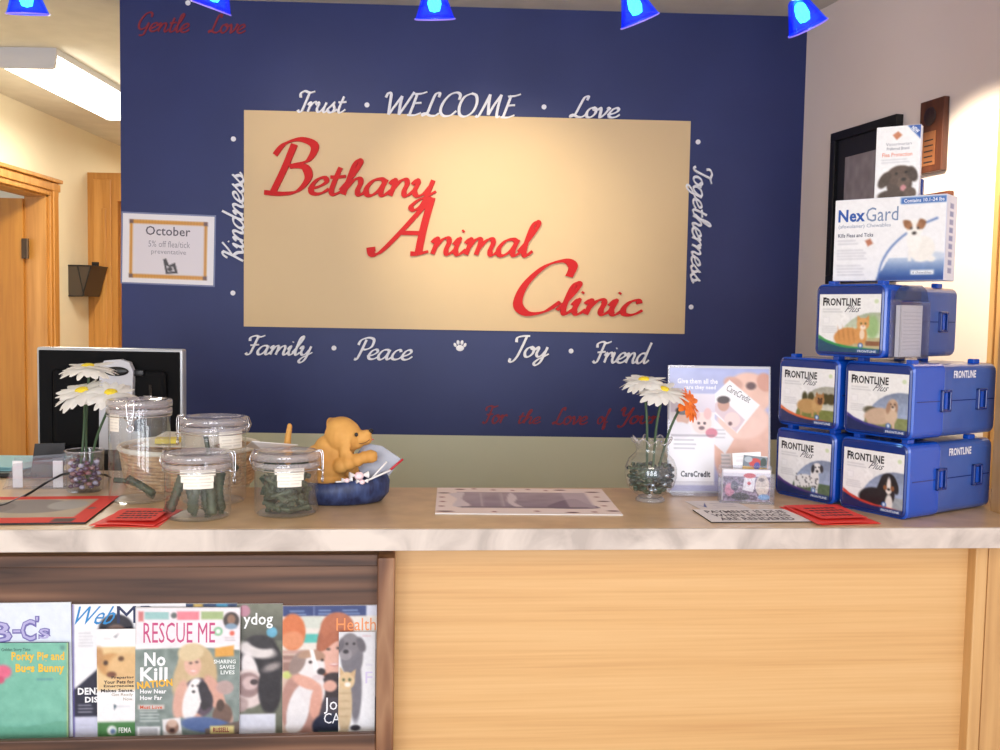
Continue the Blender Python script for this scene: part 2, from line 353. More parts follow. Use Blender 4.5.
# ---------------------------------------------------------------- script lettering drawn with a broad-nib pen
hump = [(.2, .35), (.5, .88), (.8, 1.0), (.95, .75), (.9, .3), (1.0, .03), (1.2, .06), (1.42, .32)]
bowl = [(1.02, .82), (.78, 1.0), (.35, .9), (.08, .45), (.18, .06), (.48, .0), (.82, .32), (1.02, .85)]
GL = {
 'a': ([bowl, [(1.06, 1.0), (.95, .4), (1.0, .06), (1.2, .03), (1.48, .32)]], 1.36),
 'e': ([[(-.05, .3), (.5, .45), (.86, .75), (.7, 1.0), (.35, .9), (.12, .5), (.18, .12), (.5, 0), (.85, .1), (1.12, .34)]], 1.02),
 't': ([[(.42, 1.65), (.3, .8), (.28, .2), (.46, 0), (.75, .12), (.98, .34)], [(.0, 1.05), (.4, 1.06), (.85, 1.12)]], .86),
 'h': ([[(-.1, .25), (.35, 1.1), (.62, 1.9), (.48, 2.12), (.3, 1.8), (.22, .9), (.15, 0)], hump], 1.3),
 'n': ([[(-.05, .7), (.13, .97), (.24, .8), (.17, 0)], hump], 1.3),
 'm': ([[(-.05, .7), (.13, .97), (.24, .8), (.17, 0)], [(.2, .35), (.45, .88), (.7, 1.0), (.82, .75), (.76, 0)], [(x+.62, y) for x, y in hump]], 1.92),
 'y': ([[(-.05, .7), (.13, .98), (.26, .8), (.2, .3), (.42, .02), (.75, .15), (1.0, .6)], [(1.08, 1.0), (1.0, .3), (.85, -.5), (.5, -.85), (.25, -.65), (.55, -.25), (1.05, .05), (1.42, .32)]], 1.3),
 'i': ([[(-.05, .6), (.15, .98), (.2, .85), (.15, .3), (.3, .02), (.5, .05), (.74, .32)], [(.26, 1.42), (.32, 1.5)]], .66),
 'l': ([[(-.1, .25), (.35, 1.1), (.62, 1.9), (.48, 2.12), (.3, 1.8), (.22, .8), (.25, .2), (.42, 0), (.72, .3)]], .66),
 'c': ([[(.85, .78), (.7, 1.0), (.35, .9), (.12, .5), (.18, .12), (.5, 0), (.85, .1), (1.12, .34)]], 1.02),
 'r': ([[(-.05, .7), (.13, .97), (.24, .8), (.17, 0)], [(.2, .45), (.45, .9), (.7, 1.02), (.84, .85)]], .86),
 'u': ([[(-.05, .7), (.13, .98), (.26, .8), (.2, .3), (.42, .02), (.7, .15), (.95, .6)], [(1.02, 1.0), (.92, .3), (1.02, .03), (1.2, .05), (1.42, .32)]], 1.32),
 's': ([[(-.05, .25), (.4, .8), (.56, 1.05), (.5, .8), (.72, .4), (.6, .05), (.28, .0), (.1, .18)], [(.6, .05), (.85, .12), (1.05, .34)]], .95),
 'o': ([[(.6, 1.0), (.25, .85), (.1, .45), (.25, .05), (.6, .0), (.9, .35), (.88, .8), (.6, 1.0), (.72, .78), (1.15, .85)]], 1.1),
 'v': ([[(-.05, .75), (.13, .98), (.28, .7), (.4, 0), (.75, .35), (.95, .85), (.88, 1.0), (1.15, .85)]], 1.08),
 'd': ([bowl, [(1.2, 2.1), (1.02, 1.0), (.95, .4), (1.0, .06), (1.2, .03), (1.48, .32)]], 1.36),
 'g': ([bowl, [(1.06, 1.0), (.98, .2), (.85, -.5), (.5, -.85), (.25, -.65), (.55, -.25), (1.05, .05), (1.48, .32)]], 1.36),
 'f': ([[(-.1, .25), (.4, 1.2), (.7, 1.9), (.55, 2.12), (.4, 1.7), (.3, .5), (.2, -.6), (.38, -.82), (.5, -.4), (.4, .0), (.8, .3)]], .8),
 'B': ([[(.62, 2.0), (.5, 1.0), (.32, .02)], [(.0, 1.55), (.25, 2.0), (.8, 2.2), (1.4, 1.95), (1.3, 1.35), (.7, 1.12), (1.25, 1.08), (1.5, .65), (1.25, .12), (.7, -.02), (.0, .02)]], 1.65),
 'A': ([[(-.55, .22), (-.4, -.05), (-.1, .08), (.5, 1.0), (1.2, 2.25)], [(1.2, 2.25), (1.22, 1.0), (1.3, 0.0)], [(1.0, 0.0), (1.3, .0), (1.65, .1)], [(.45, .82), (1.22, .82)]], 1.72),
 'C': ([[(1.5, 1.55), (1.5, 2.0), (1.15, 2.2), (.6, 1.95), (.18, 1.2), (.15, .4), (.55, 0), (1.1, .08), (1.5, .5)]], 1.55),
 'T': ([[(.05, 1.45), (-.05, 1.85), (.3, 2.1), (.9, 1.95), (1.4, 2.1)], [(.85, 1.98), (.75, 1.0), (.6, .1), (.35, -.02), (.15, .18)]], 1.1),
 'W': ([[(.0, 1.6), (.15, 2.0), (.4, 1.9), (.5, 1.0), (.6, 0)], [(.6, 0), (1.0, .9), (1.38, 1.75)], [(1.38, 1.75), (1.4, .9), (1.5, 0)], [(1.5, 0), (1.9, 1.0), (2.35, 2.15)]], 2.2),
 'E': ([[(.45, 2.05), (.33, 1), (.2, .0)], [(.2, 1.95), (.8, 2.02), (1.25, 2.2)], [(.33, 1.1), (.98, 1.18)], [(.0, .02), (.6, .0), (1.15, .25)]], 1.3),
 'L': ([[(1.05, 1.75), (1.05, 2.1), (.72, 2.0), (.55, 1.2), (.4, .3), (.1, .0), (.0, .15), (.25, .2), (.7, .0), (1.1, .0), (1.4, .25)]], 1.35),
 'O': ([[(.9, 2.15), (.35, 1.8), (.12, 1.0), (.3, .2), (.8, 0), (1.35, .4), (1.55, 1.2), (1.35, 1.95), (.9, 2.15)]], 1.8),
 'M': ([[(-.1, .1), (.15, .05), (.45, 1.0), (.72, 2.1)], [(.72, 2.1), (.8, 1.2), (.98, .2)], [(.98, .2), (1.3, 1.2), (1.7, 2.1)], [(1.7, 2.1), (1.66, 1.0), (1.75, .05), (2.0, .12)]], 2.1),
 'K': ([[(.58, 2.05), (.45, 1), (.25, .02)], [(.05, 1.6), (.25, 2.05), (.58, 2.0)], [(1.45, 2.1), (.95, 1.5), (.42, 1.05)], [(.42, 1.05), (.9, .6), (1.15, .05), (1.5, .15)]], 1.45),
 'F': ([[(.05, 1.5), (.0, 1.9), (.5, 2.1), (1.0, 1.98), (1.5, 2.15)], [(.8, 2.0), (.65, .9), (.5, .1), (.22, -.02), (.0, .15)], [(.25, 1.02), (1.15, 1.1)]], 1.2),
 'P': ([[(.65, 2.0), (.52, 1.0), (.32, .0), (.05, .02)], [(.0, 1.45), (.15, 1.95), (.8, 2.2), (1.4, 2.0), (1.4, 1.3), (.95, 1.0), (.6, 1.0)]], 1.3),
 'J': ([[(.15, 1.45), (.1, 1.9), (.6, 2.08), (1.3, 2.1)], [(1.0, 2.05), (.88, 1.0), (.7, .0), (.42, -.5), (.1, -.5), (.08, -.2)]], 1.25),
 'G': ([[(1.4, 1.65), (1.4, 2.0), (1.1, 2.2), (.6, 1.95), (.2, 1.2), (.2, .5), (.6, .2), (1.1, .5), (1.3, 1.0)], [(1.35, 1.0), (1.2, .2), (1.0, -.4), (.5, -.5)]], 1.55),
 'Y': ([[(.0, 1.6), (.15, 2.05), (.35, 1.9), (.35, 1.3), (.6, 1.0), (1.0, 1.3), (1.3, 2.1)], [(1.3, 2.1), (1.1, .8), (.85, -.3), (.45, -.5), (.25, -.25)]], 1.4),
}
def pen(word, cap=1.0, slant=.32, thick=.2, thin=.07, nib=25):
    """strokes of a word -> list of closed ribbons in em units"""
    out = []; x = 0; a0 = math.radians(nib)
    for ch in word:
        st, adv = GL[ch]; s = cap if ch.isupper() else 1.0
        for q in st:
            pts = crom([((px*s)+x+py*s*slant, py*s, 0) for px, py in q], 7); L = []; Rr = []
            tk = thick*(s if s > 1 else 1)
            for i, p in enumerate(pts):
                t = (pts[min(i+1, len(pts)-1)]-pts[max(i-1, 0)]); t.normalize(); n = Vector((-t.y, t.x, 0))
                ang = math.atan2(t.y, t.x); w = thin + (tk-thin)*abs(math.sin(ang-a0))**1.2
                L.append(p+n*w/2); Rr.append(p-n*w/2)
            out.append((L, Rr))
        x += adv*s
    return out
def script_mesh(word, W, H, depth, cap=1.0, **k):
    """ribbons scaled to W x H, centred, standing in XZ and facing -Y"""
    rb = pen(word, cap, **k); A = [p for L, R in rb for p in L+R]
    x0, x1 = min(p.x for p in A), max(p.x for p in A); y0, y1 = min(p.y for p in A), max(p.y for p in A)
    f = lambda p: ((p.x-x0)/(x1-x0)*W-W/2, (p.y-y0)/(y1-y0)*H-H/2)
    bm = nb()
    for si, (L, R) in enumerate(rb):
        d0 = depth+.00005*si; nL = len(L); dd = lambda i: d0+.0007*i/nL
        la = [bm.verts.new((f(p)[0], -dd(i), f(p)[1])) for i, p in enumerate(L)]; ra = [bm.verts.new((f(p)[0], -dd(i), f(p)[1])) for i, p in enumerate(R)]
        lb = [bm.verts.new((f(p)[0], 0, f(p)[1])) for p in L]; rb2 = [bm.verts.new((f(p)[0], 0, f(p)[1])) for p in R]
        n = len(L)
        for i in range(n-1):
            bm.faces.new((la[i], ra[i], ra[i+1], la[i+1])); bm.faces.new((la[i], la[i+1], lb[i+1], lb[i])); bm.faces.new((ra[i], rb2[i], rb2[i+1], ra[i+1]))
        bm.faces.new((la[0], lb[0], rb2[0], ra[0])); bm.faces.new((la[-1], ra[-1], rb2[-1], lb[-1]))
    return bm

# ================================================================ ROOM SHELL
ZC = 2.653; ZB = 1.0247
struct(boxo('floor', -4.5, 3.2, -2.6, 9, -.05, 0, M['floor']))
struct(boxo('ceiling', -4.5, 3.2, -2.6, 9, ZC, ZC+.06, M['ceiling']))
def wallbox(name, pl, u0, u1, z0, z1, th, m, label=None):
    """slab standing on plane pl, thickness th behind it"""
    b = nb(); box(b, u0, u1, 0, th, z0, z1)
    o = obj(name, b, m); o.location = (pl.o.x, pl.o.y, 0); o.rotation_euler = (0, 0, pl.ang); return struct(o)
wb = wallbox('wall_back', WALL, -1.445, 1.153, 0, ZC, .14, M['blue'])
wb.data.materials.append(M['sage'])
bm = nb(); bm.from_mesh(wb.data); bmesh.ops.bisect_plane(bm, geom=bm.verts[:]+bm.edges[:]+bm.faces[:], plane_co=(0, 0, ZB), plane_no=(0, 0, 1))
for f in bm.faces: f.material_index = 1 if f.calc_center_median().z < ZB else 0
bm.to_mesh(wb.data); bm.free()
wallbox('wall_right', WRIGHT, -.02, 6.3, 0, ZC, .12, M['greywall'])
boxw = lambda n, *a: struct(boxo(n, *a))
XL = -2.76
# hallway: left wall with a doorway, end wall, wall behind the blue partition
b = nb()
box(b, XL-.12, XL, -2.6, 5.22, 0, ZC); box(b, XL-.12, XL, 5.22, 5.94, 2.18, ZC); box(b, XL-.12, XL, 5.94, 7.6, 0, ZC)
struct(obj('wall_left', b, M['cream']))
boxw('wall_hall_end', XL-.1, .5, 7.55, 7.7, 0, ZC, M['cream'])
boxw('wall_hall_right', -1.25, -1.13, 3.9, 7.6, 0, ZC, M['cream'])
boxw('wall_side_room', -4.4, -2.9, 7.0, 7.1, 0, ZC, M['cream'])
# door casing of the open doorway (moulded, three steps)
b = nb()
for y0, y1 in ((5.20, 5.31), (6.01, 6.12)):
    box(b, XL, XL+.02, y0, y1, 0, 2.28, .004); box(b, XL+.02, XL+.032, y0+.02, y1-.03, 0, 2.26, .004)
box(b, XL, XL+.021, 5.20, 6.12, 2.18, 2.28, .004); box(b, XL+.02, XL+.033, 5.2, 6.12, 2.21, 2.255, .004); box(b, XL+.02, XL+.045, 5.2, 6.13, 2.262, 2.285, .004)
box(b, XL-.13, XL+.002, 5.99, 6.03, 0, 2.2); box(b, XL-.13, XL+.002, 5.29, 5.32, 0, 2.2); box(b, XL-.13, XL+.002, 5.29, 6.03, 2.17, 2.2)
for v in b.verts: v.co.y -= .085; v.co.z -= .015 if v.co.z > 1 else 0
struct(obj('trim_1', b, M['casing']))
d1 = struct(boxo('door_1', -.72, 0, 0, .04, .01, 2.14, M['door'], loc=(XL-.13, 5.885, 0), rot=(0, 0, math.radians(4))))
b = nb(); box(b, -.005, .03, -.012, 0, 1.78, 1.9); tube(b, [(.03, -.012, 1.78), (.03, -.012, 1.9)], .01)
obj('hinge', b, mat('dull_bronze', (90, 70, 50), .4, metal=.7), d1)
# second doorway, seen face on at the end of the hall
DY = 6.5
b = nb()
box(b, XL, XL+.20, DY, DY+.1, 0, 2.385); box(b, XL+.20, XL+1.3, DY, DY+.1, 2.2, 2.385); box(b, XL+.04, XL+.16, DY-.012, DY, 0, 2.34, .004)
box(b, XL+.10, XL+.13, DY-.02, DY-.01, 0, 2.15, .004); box(b, XL+1.2, XL+1.42, DY, DY+.1, 0, 2.385)
struct(obj('trim_2', b, M['casing']))
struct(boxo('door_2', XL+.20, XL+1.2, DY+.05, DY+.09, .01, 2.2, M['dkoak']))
# wood jamb that rises from the right end of the counter, and its wing wall
J = Plane((1.138, 2.14), .0904)
b = nb(); box(b, -.006, .6, 0, .06, 0, ZC, .004); box(b, .006, .018, -.010, 0, 0, ZC, .003); box(b, .03, .6, -.02, 0, 0, ZC, .003)
b2 = obj('trim_3', b, M['oakv'], loc=(J.o.x, J.o.y, 0), rot=(0, 0, .0904)); struct(b2)

uj, _ = WRIGHT.loc(988, 330, .02)
b = nb(); box(b, uj, uj+.11, -.022, 0, 0, ZC-.02, .004); box(b, uj+.015, uj+.03, -.03, -.02, 0, ZC-.02, .003)
struct(obj('trim_4', b, M['oakv'], loc=(WRIGHT.o.x, WRIGHT.o.y, 0), rot=(0, 0, WRIGHT.ang)))

# ================================================================ COUNTER (its own frame: x along, y away from the camera)
def cf(px, py, off): return CTR.loc(px, py, -off)
CL = (CTR.o.x, CTR.o.y, 0); CR = (0, 0, CTR.ang)
CT = thing('countertop', 'long laminate countertop with a pale stone-patterned front edge', 'countertop', CL, CTR.ang)
b = nb()
TOPY = .46
outline = [(-1.75, .008), (1.40, .008), (1.40, TOPY), (-.60, TOPY), (-.60, .70), (-1.75, .70)]
a_ = [b.verts.new((x, y, CZ)) for x, y in outline]; c_ = [b.verts.new((x, y, CZ-.042)) for x, y in outline]
b.faces.new(a_); b.faces.new(c_[::-1])
for i in range(6): b.faces.new((a_[i], c_[i], c_[(i+1) % 6], a_[(i+1) % 6]))
obj('top', b, M['laminate'], CT)
boxo('front_edge', -1.75, 1.40, 0, .008, CZ-.0435, CZ-.0005, M['edge'], CT, .001)
CB = thing('reception_counter', 'light oak counter front below the countertop with a post at its right end', 'counter', CL, CTR.ang)
PY = .07
PX0 = cf(974, 600, PY-.03)[0]; PX1 = cf(989.5, 600, PY-.03)[0]
boxo('front_panel', -1.75, PX0+.02, PY, PY+.03, 0, CZ-.043, M['oak'], CB)
b = nb(); box(b, PX0, PX1-.008, PY-.03, PY+.03, 0, CZ-.043, .003); box(b, PX1-.008, PX1, PY-.018, PY+.03, 0, CZ-.043, .002)
obj('post', b, M['oakv'], CB)
boxo('side_panel', PX1, 1.4, PY-.02, PY+.03, 0, CZ-.043, M['oakv'], CB)
boxo('back_panel', -1.75, 1.4, TOPY-.06, TOPY-.03, 0, CZ-.043, M['sage'], CB)
boxo('top_rail', -1.75, -.245, PY-.006, PY, 1.0, CZ-.043, M['oak'], CB)
ro = .0
xr1, zt = cf(395, 558, ro); xr0, _ = cf(377, 600, ro); _, zl = cf(200, 737, ro)
RK = thing('magazine_rack', 'dark oak wall rack holding magazines under the left half of the counter', 'rack', CL, CTR.ang)
RX0 = -1.5
boxo('back_board', RX0, xr0, PY-.014, PY-.001, .55, zt-.002, M['rack'], RK)
boxo('side_board', xr0, xr1, ro, PY-.001, .5, zt, M['rackv'], RK, .003)
boxo('side_board', RX0-.03, RX0, ro, PY-.001, .5, zt, M['rackv'], RK, .003)
boxo('top_board', RX0, xr0, ro+.028, PY-.014, zt-.024, zt, M['rack'], RK, .002)
boxo('ledge', RX0, xr0, ro+.004, PY-.014, zl-.06, zl-.048, M['rack'], RK, .002)
boxo('front_lip', RX0, xr0, ro-.002, ro+.014, zl-.16, zl, M['rack'], RK, .003)

# ================================================================ BLUE WALL: sign board, decals
def wl(px, py, off=0): return WALL.loc(px, py, off)
def on_wall(o, u, z, off=0, tilt=0):
    p = WALL.pt(u, z, off); o.location = p; o.rotation_euler = (0, tilt, WALL.ang)
u0, z1 = wl(244, 110, .008); u1, z0 = wl(684.5, 334, .008)
SU, SZ = (u0+u1)/2, (z0+z1)/2
SG = thing('sign_board', 'large tan rectangular sign on the blue wall with red script clinic name', 'sign')
on_wall(SG, SU, SZ)
boxo('board', u0-SU, u1-SU, -.008, -.0005, z0-SZ, z1-SZ, M['tan'], SG)
def sword(word, box4, cap, depth=.012, **k):
    x0, y0, x1, y1 = box4; a, t = wl(x0, (y0+y1)/2)[0], wl((x0+x1)/2, y0)[1]; c, bt = wl(x1, (y0+y1)/2)[0], wl((x0+x1)/2, y1)[1]
    o = obj('script_word', script_mesh(word, c-a, t-bt, depth, cap, **k), M['red'], SG); o.location = ((a+c)/2-SU, -.008, (t+bt)/2-SZ); o['label'] = 'raised red script word '+word
sword('Bethany', (265, 139, 437, 211), 1.5, thick=.34, thin=.12, slant=.26)
sword('Animal', (367, 197, 541, 259), 1.55, thick=.34, thin=.12, slant=.26)
sword('Clinic', (513, 259, 643, 317), 1.62, thick=.34, thin=.12, slant=.26)

def decal(word, box4, cap=1.0, m='white', rot=0, label='', grp=None, **k):
    x0, y0, x1, y1 = box4; xm, ym = (x0+x1)/2, (y0+y1)/2
    W = wl(x1, ym)[0]-wl(x0, ym)[0]; H = wl(xm, y0)[1]-wl(xm, y1)[1]; u, z = wl(xm, ym)
    if rot: W, H = H, W
    o = obj('wall_lettering', script_mesh(word, W, H, .0095 if m == 'white' else .003, cap, **k), M[m]); on_wall(o, u, z, .0005, rot); tag(o, label, 'lettering', grp); return o
KW = dict(thick=.30, thin=.13)
decal('Trust', (297, 91, 347, 114), label='white script word Trust above the left end of the sign', **KW)
decal('WELCOME', (385, 92, 521, 118), label='white script word WELCOME above the sign centre', slant=.22, thick=.27, thin=.12)
decal('Love', (569, 96, 620, 119), label='white script word Love above the right end of the sign', **KW)
decal('Kindness', (222, 172, 245, 262), rot=-math.pi/2, label='white script word Kindness running up the left side of the sign', **KW)
decal('Togetherness', (684, 166, 711, 284), rot=math.pi/2, label='white script word Togetherness running down the right side of the sign', **KW)
decal('Family', (245, 335, 313, 363), label='white script word Family below the left corner of the sign', **KW)
decal('Peace', (354, 337, 413, 361), label='white script word Peace below the sign', **KW)
decal('Joy', (508, 335, 549, 366), label='white script word Joy below the sign right of the paw print', **KW)
decal('Friend', (592, 341, 652, 364), label='white script word Friend below the right corner of the sign', **KW)
RW = dict(thick=.3, thin=.14)
decal('Gentle', (138, 12, 190, 37), m='darkred', label='faint dark red script word Gentle high on the blue wall', **RW)
decal('Love', (208, 14, 246, 34), m='darkred', label='faint dark red script word high on the wall behind the second lamp', **RW)
decal('For', (482, 405, 508, 424), m='darkred', label='dark red script word For low on the blue wall', **RW)
decal('the', (518, 409, 541, 424), m='darkred', label='dark red script word the, low on the blue wall', **RW)
decal('Love', (552, 407, 588, 425), m='darkred', label='dark red script word Love low on the blue wall', **RW)
decal('of', (597, 408, 611, 430), m='darkred', label='dark red script word of, low on the blue wall', **RW)
decal('Your', (617, 407, 660, 428), m='darkred', label='dark red script word behind the daisies low on the wall', **RW)
for px, py, lb in ((367, 105, 'white dot on the wall between Trust and WELCOME'), (544, 107, 'white dot on the wall between WELCOME and Love'), (233.5, 139, 'white dot on the wall above the word Kindness'), (233, 293, 'white dot on the wall below the word Kindness'), (698, 142, 'white dot on the wall above the word Togetherness'), (691, 307, 'white dot on the wall below the word Togetherness'), (334, 348, 'white dot on the wall between Family and Peace'), (571, 351, 'white dot on the wall between Joy and Friend'), (188, 3, 'tiny white dot at the top of the wall left of the second lamp')):
    b = nb(); bmesh.ops.create_cone(b, cap_ends=True, segments=20, radius1=.0095, radius2=.0095, depth=.002, matrix=Matrix.Rotation(math.pi/2, 4, 'X'))
    o = obj('wall_dot', b, M['white']); u, z = wl(px, py); on_wall(o, u, z, .0012); tag(o, lb, 'wall dot', 'dots between the white words')
b = nb()
for cx, cz, rx, rz, rt in ((0, -.006, .0155, .012, 0), (-.019, .006, .0055, .0085, .4), (-.0075, .0155, .006, .009, .12), (.0075, .0155, .006, .009, -.12), (.019, .006, .0055, .0085, -.4)):
    ell(b, (cx, 0, cz), (rx, .002, rz), rot=(0, -rt, 0))
o = obj('paw_print', b, M['white']); u, z = wl(460, 346.5); on_wall(o, u, z, .001); tag(o, 'small white paw print on the blue wall below the sign', 'paw print')
# October notice in a clear sleeve
a = Art(0, 0, 92, 71, (236, 232, 238))
a.r(7, 6, 85, 66, (214, 150, 56)); 
for k in range(26): a.r(8+k*3, 6, 9+k*3, 66, (186, 120, 50), .35)
a.r(10, 10, 82, 62, (226, 218, 226))
for cx, cy in ((8.5, 8), (83.5, 8), (8.5, 64), (83.5, 64)): a.r(cx-2, cy-2, cx+2, cy+2, (110, 80, 80))
a.t('October', 23, 12, 68, 21.5, (90, 80, 96), .01); a.t('5% off flea/tick', 26, 27, 68, 33.5, (150, 142, 156)); a.t('preventative', 29, 36, 64, 42, (150, 142, 156))
a.p([(41, 46), (44, 45), (47, 52), (53, 49), (56, 60), (44, 61)], (60, 56, 64)); a.p([(44, 52), (48, 54), (51, 53), (53, 58), (46, 59)], (210, 204, 212)); a.e(48, 56, 2.5, 2, (60, 56, 64))
u0_, z1_ = wl(122.5, 214); u1_, z0_ = wl(214, 284.5)
NT = thing('notice_sheet', 'October flea and tick notice with orange border taped to the blue wall', 'notice'); on_wall(NT, (u0_+u1_)/2, (z0_+z1_)/2, .002, .02)
a.build('printed_sheet', u1_-u0_, z1_-z0_, M['gloss'], NT)
b = nb(); box(b, -(u1_-u0_)/2-.006, (u1_-u0_)/2+.006, .0004, .001, -(z1_-z0_)/2-.006, (z1_-z0_)/2+.006)
obj('clear_sleeve', b, mat('sleeve_plastic', (120, 128, 168), .2), NT)

# ================================================================ HALLWAY THINGS
FL = thing('ceiling_light_fixture', 'long white fluorescent ceiling fixture in the hallway at left', 'ceiling light', (-2.15, 5.03, ZC))
def pr(w0, w1, zz0, zz1): return [(-w0, zz0), (-w1, zz1), (w1, zz1), (w0, zz0)]
b = nb(); prism(b, [(-.135, 0), (-.135, -.03), (.135, -.03), (.135, 0)], -.60, .60); obj('housing', b, M['greyplastic'], FL)
b = nb(); prism(b, [(-.13, -.03), (-.122, -.085), (-.11, -.0885), (.11, -.0885), (.122, -.085), (.13, -.03)], -.585, .585)
obj('diffuser', b, mat('lit_diffuser', (255, 255, 250), .4, emit=(255, 250, 232), es=7.0), FL)
b = nb(); prism(b, [(-.134, -.03), (-.126, -.087), (-.11, -.092), (.11, -.092), (.126, -.087), (.134, -.03)], -.605, -.585); obj('end_cap', b, M['greyplastic'], FL)
b = nb(); prism(b, [(-.134, -.03), (-.126, -.087), (-.11, -.092), (.11, -.092), (.126, -.087), (.134, -.03)], .585, .605); obj('end_cap', b, M['greyplastic'], FL)
l = area('ceiling_light_fixture_light', (-2.1, 4.9, ZC-.12), (-2.1, 4.9, 0), .25, 1.1, 34, (1, .94, .80))
area('hall_light', (-2.0, 6.9, ZC-.08), (-2.0, 6.9, 0), .3, .6, 14, (1, .92, .74))
FP = thing('wall_file_pocket', 'black wire file pocket on the cream hallway wall beside the door', 'wall file', (XL, 6.2, 0))
def mesh_m():
    return mat('black_wire_mesh', (66, 54, 42), .5)
p0 = at_y(66, 266, 6.3); p1 = at_y(68, 296, 6.3)
b = nb(); zt_, zb_ = p0.z, p1.z
prism(b, [(.0, zt_), (.0, zb_), (.09, zb_), (.145, zt_)], -.0, .26)
pk = obj('pocket', b, mesh_m(), FP)
b = nb(); tube(b, [(.0, 0, zt_), (.145, 0, zt_), (.145, .26, zt_), (0, .26, zt_)], .005, 6); tube(b, [(.145, 0, zt_), (.09, 0, zb_), (0, 0, zb_)], .005, 6); tube(b, [(.06, 0, zt_), (.1, 0, zb_)], .004, 6); obj('rim', b, M['black'], FP)
b = nb(); box(b, .10, .14, .12, .14, zt_-.02, zt_+.03); obj('hook', b, M['black'], FP)

# ================================================================ BLUE CONE LAMPS
cone = bpy.data.materials.new('blue_cone_glass'); cone.use_nodes = True; nt = cone.node_tree; nt.nodes.clear()
out = N(cone, 'ShaderNodeOutputMaterial'); tr = N(cone, 'ShaderNodeBsdfTransparent'); tr.inputs[0].default_value = lin((110, 190, 255))
em = N(cone, 'ShaderNodeEmission'); em.inputs[0].default_value = lin((20, 30, 235)); em.inputs[1].default_value = .42
gs = N(cone, 'ShaderNodeBsdfGlossy'); gs.inputs['Roughness'].default_value = .15; mg = N(cone, 'ShaderNodeMixShader'); mg.inputs[0].default_value = .08; ad = N(cone, 'ShaderNodeAddShader')
nt.links.new(tr.outputs[0], mg.inputs[1]); nt.links.new(gs.outputs[0], mg.inputs[2]); nt.links.new(mg.outputs[0], ad.inputs[0]); nt.links.new(em.outputs[0], ad.inputs[1]); nt.links.new(ad.outputs[0], out.inputs[0])
bulb_m = mat('lit_bulb', (255, 255, 255), .3, emit=(210, 246, 255), es=22)
glow_m = bpy.data.materials.new('dichroic_reflector'); glow_m.use_nodes = True; nt = glow_m.node_tree; nt.nodes.clear()
out = N(glow_m, 'ShaderNodeOutputMaterial'); tr = N(glow_m, 'ShaderNodeBsdfTransparent'); tr.inputs[0].default_value = lin((200, 235, 255)); em = N(glow_m, 'ShaderNodeEmission'); em.inputs[0].default_value = lin((20, 120, 255)); em.inputs[1].default_value = .5; ad = N(glow_m, 'ShaderNodeAddShader')
nt.links.new(tr.outputs[0], ad.inputs[0]); nt.links.new(em.outputs[0], ad.inputs[1]); nt.links.new(ad.outputs[0], out.inputs[0])
rim_m = mat('cone_rim', (150, 130, 235), .2, emit=(120, 100, 225), es=.5)
LY = 2.62
def cone_lamp(px, py, tx, ty, label, energy, aim, spot=42, blend=.5, tall=1.0, Y=LY):
    """px,py: centre of the shade's mouth; (tx,ty): where the mouth opening leans"""
    p = at_y(px, py, Y); t = thing('pendant_lamp', label, 'lamp', p, 0, 'blue cone lamps hanging from the ceiling')
    ax = Vector((tx, ty, -1)).normalized(); R4 = Vector((0, 0, -1)).rotation_difference(ax).to_matrix().to_4x4()
    h = .082*tall; r0, r1 = .019, .053
    b = nb(); lathe(b, [(r0, h), (r0+.006, h-.006), (r1-.002, .004), (r1, 0), (r1-.004, 0), (r0, h-.01)], 36)
    for v in b.verts: v.co = R4 @ v.co
    shd = obj('lamp_shade', b, cone, t, smooth=True)
    b = nb(); pts = [(r1*math.cos(a*math.pi/18), r1*math.sin(a*math.pi/18), 0) for a in range(36)]; tube(b, pts, .0022, 6, True)
    for v in b.verts: v.co = R4 @ v.co
    obj('shade_rim', b, rim_m, shd, smooth=True)
    # reflector bulb glowing through the glass
    b = nb(); lathe(b, [(0, h*.86), (.010, h*.82), (.015, h*.7), (.018, h*.45), (.013, h*.24), (0, h*.2)], 28)
    for v in b.verts: v.co = R4 @ v.co
    obj('bulb', b, bulb_m, t, smooth=True)
    b = nb(); lathe(b, [(.015, h*.9), (.022, h*.6), (.030, h*.3), (.037, .012), (0, .014)], 28)
    for v in b.verts: v.co = R4 @ v.co
    obj('reflector', b, glow_m, t, smooth=True)
    b = nb(); top = R4 @ Vector((0, 0, h+.002)); tube(b, [top, top+Vector((0, 0, .035)), (top.x, top.y, ZC-p.z-.02)], .0032, 8)
    bmesh.ops.create_cone(b, cap_ends=True, segments=16, radius1=.014, radius2=.010, depth=.035, matrix=Matrix.Translation(top+Vector((0, 0, .014))))
    box(b, top.x-.05, top.x+.05, top.y-.018, top.y+.018, ZC-p.z-.025, ZC-p.z-.001, .003)
    obj('stem', b, M['silver'], t)
    if energy:
        l = bpy.data.lights.new('lamp_beam', 'SPOT'); l.energy = energy; l.color = (1, .86, .62); l.spot_size = math.radians(spot); l.spot_blend = blend; l.shadow_soft_size = .02
        o = bpy.data.objects.new('lamp_beam', l); C.objects.link(o); q = p + (R4 @ Vector((0, 0, -.012))); o.location = q
        o.rotation_euler = (Vector(aim)-Vector(q)).to_track_quat('-Z', 'Y').to_euler()
    return t
def wp(px, py): u, z = wl(px, py); return WALL.pt(u, z)
cone_lamp(28, 14, 0, .25, 'blue cone lamp hanging in the top left corner above the hallway', 0, (0, 0, 0))
cone_lamp(211, 8, -.35, .2, 'blue cone lamp in front of the dark red lettering', 7, wp(330, 120), 44, 1)
cone_lamp(435, 19, .03, .35, 'blue cone lamp hanging above the word WELCOME', 38, wp(490, 222), 56, 1)
cone_lamp(640, 21, .45, .3, 'tilted blue cone lamp hanging right of the sign centre', 9, wp(560, 240), 58, 1)
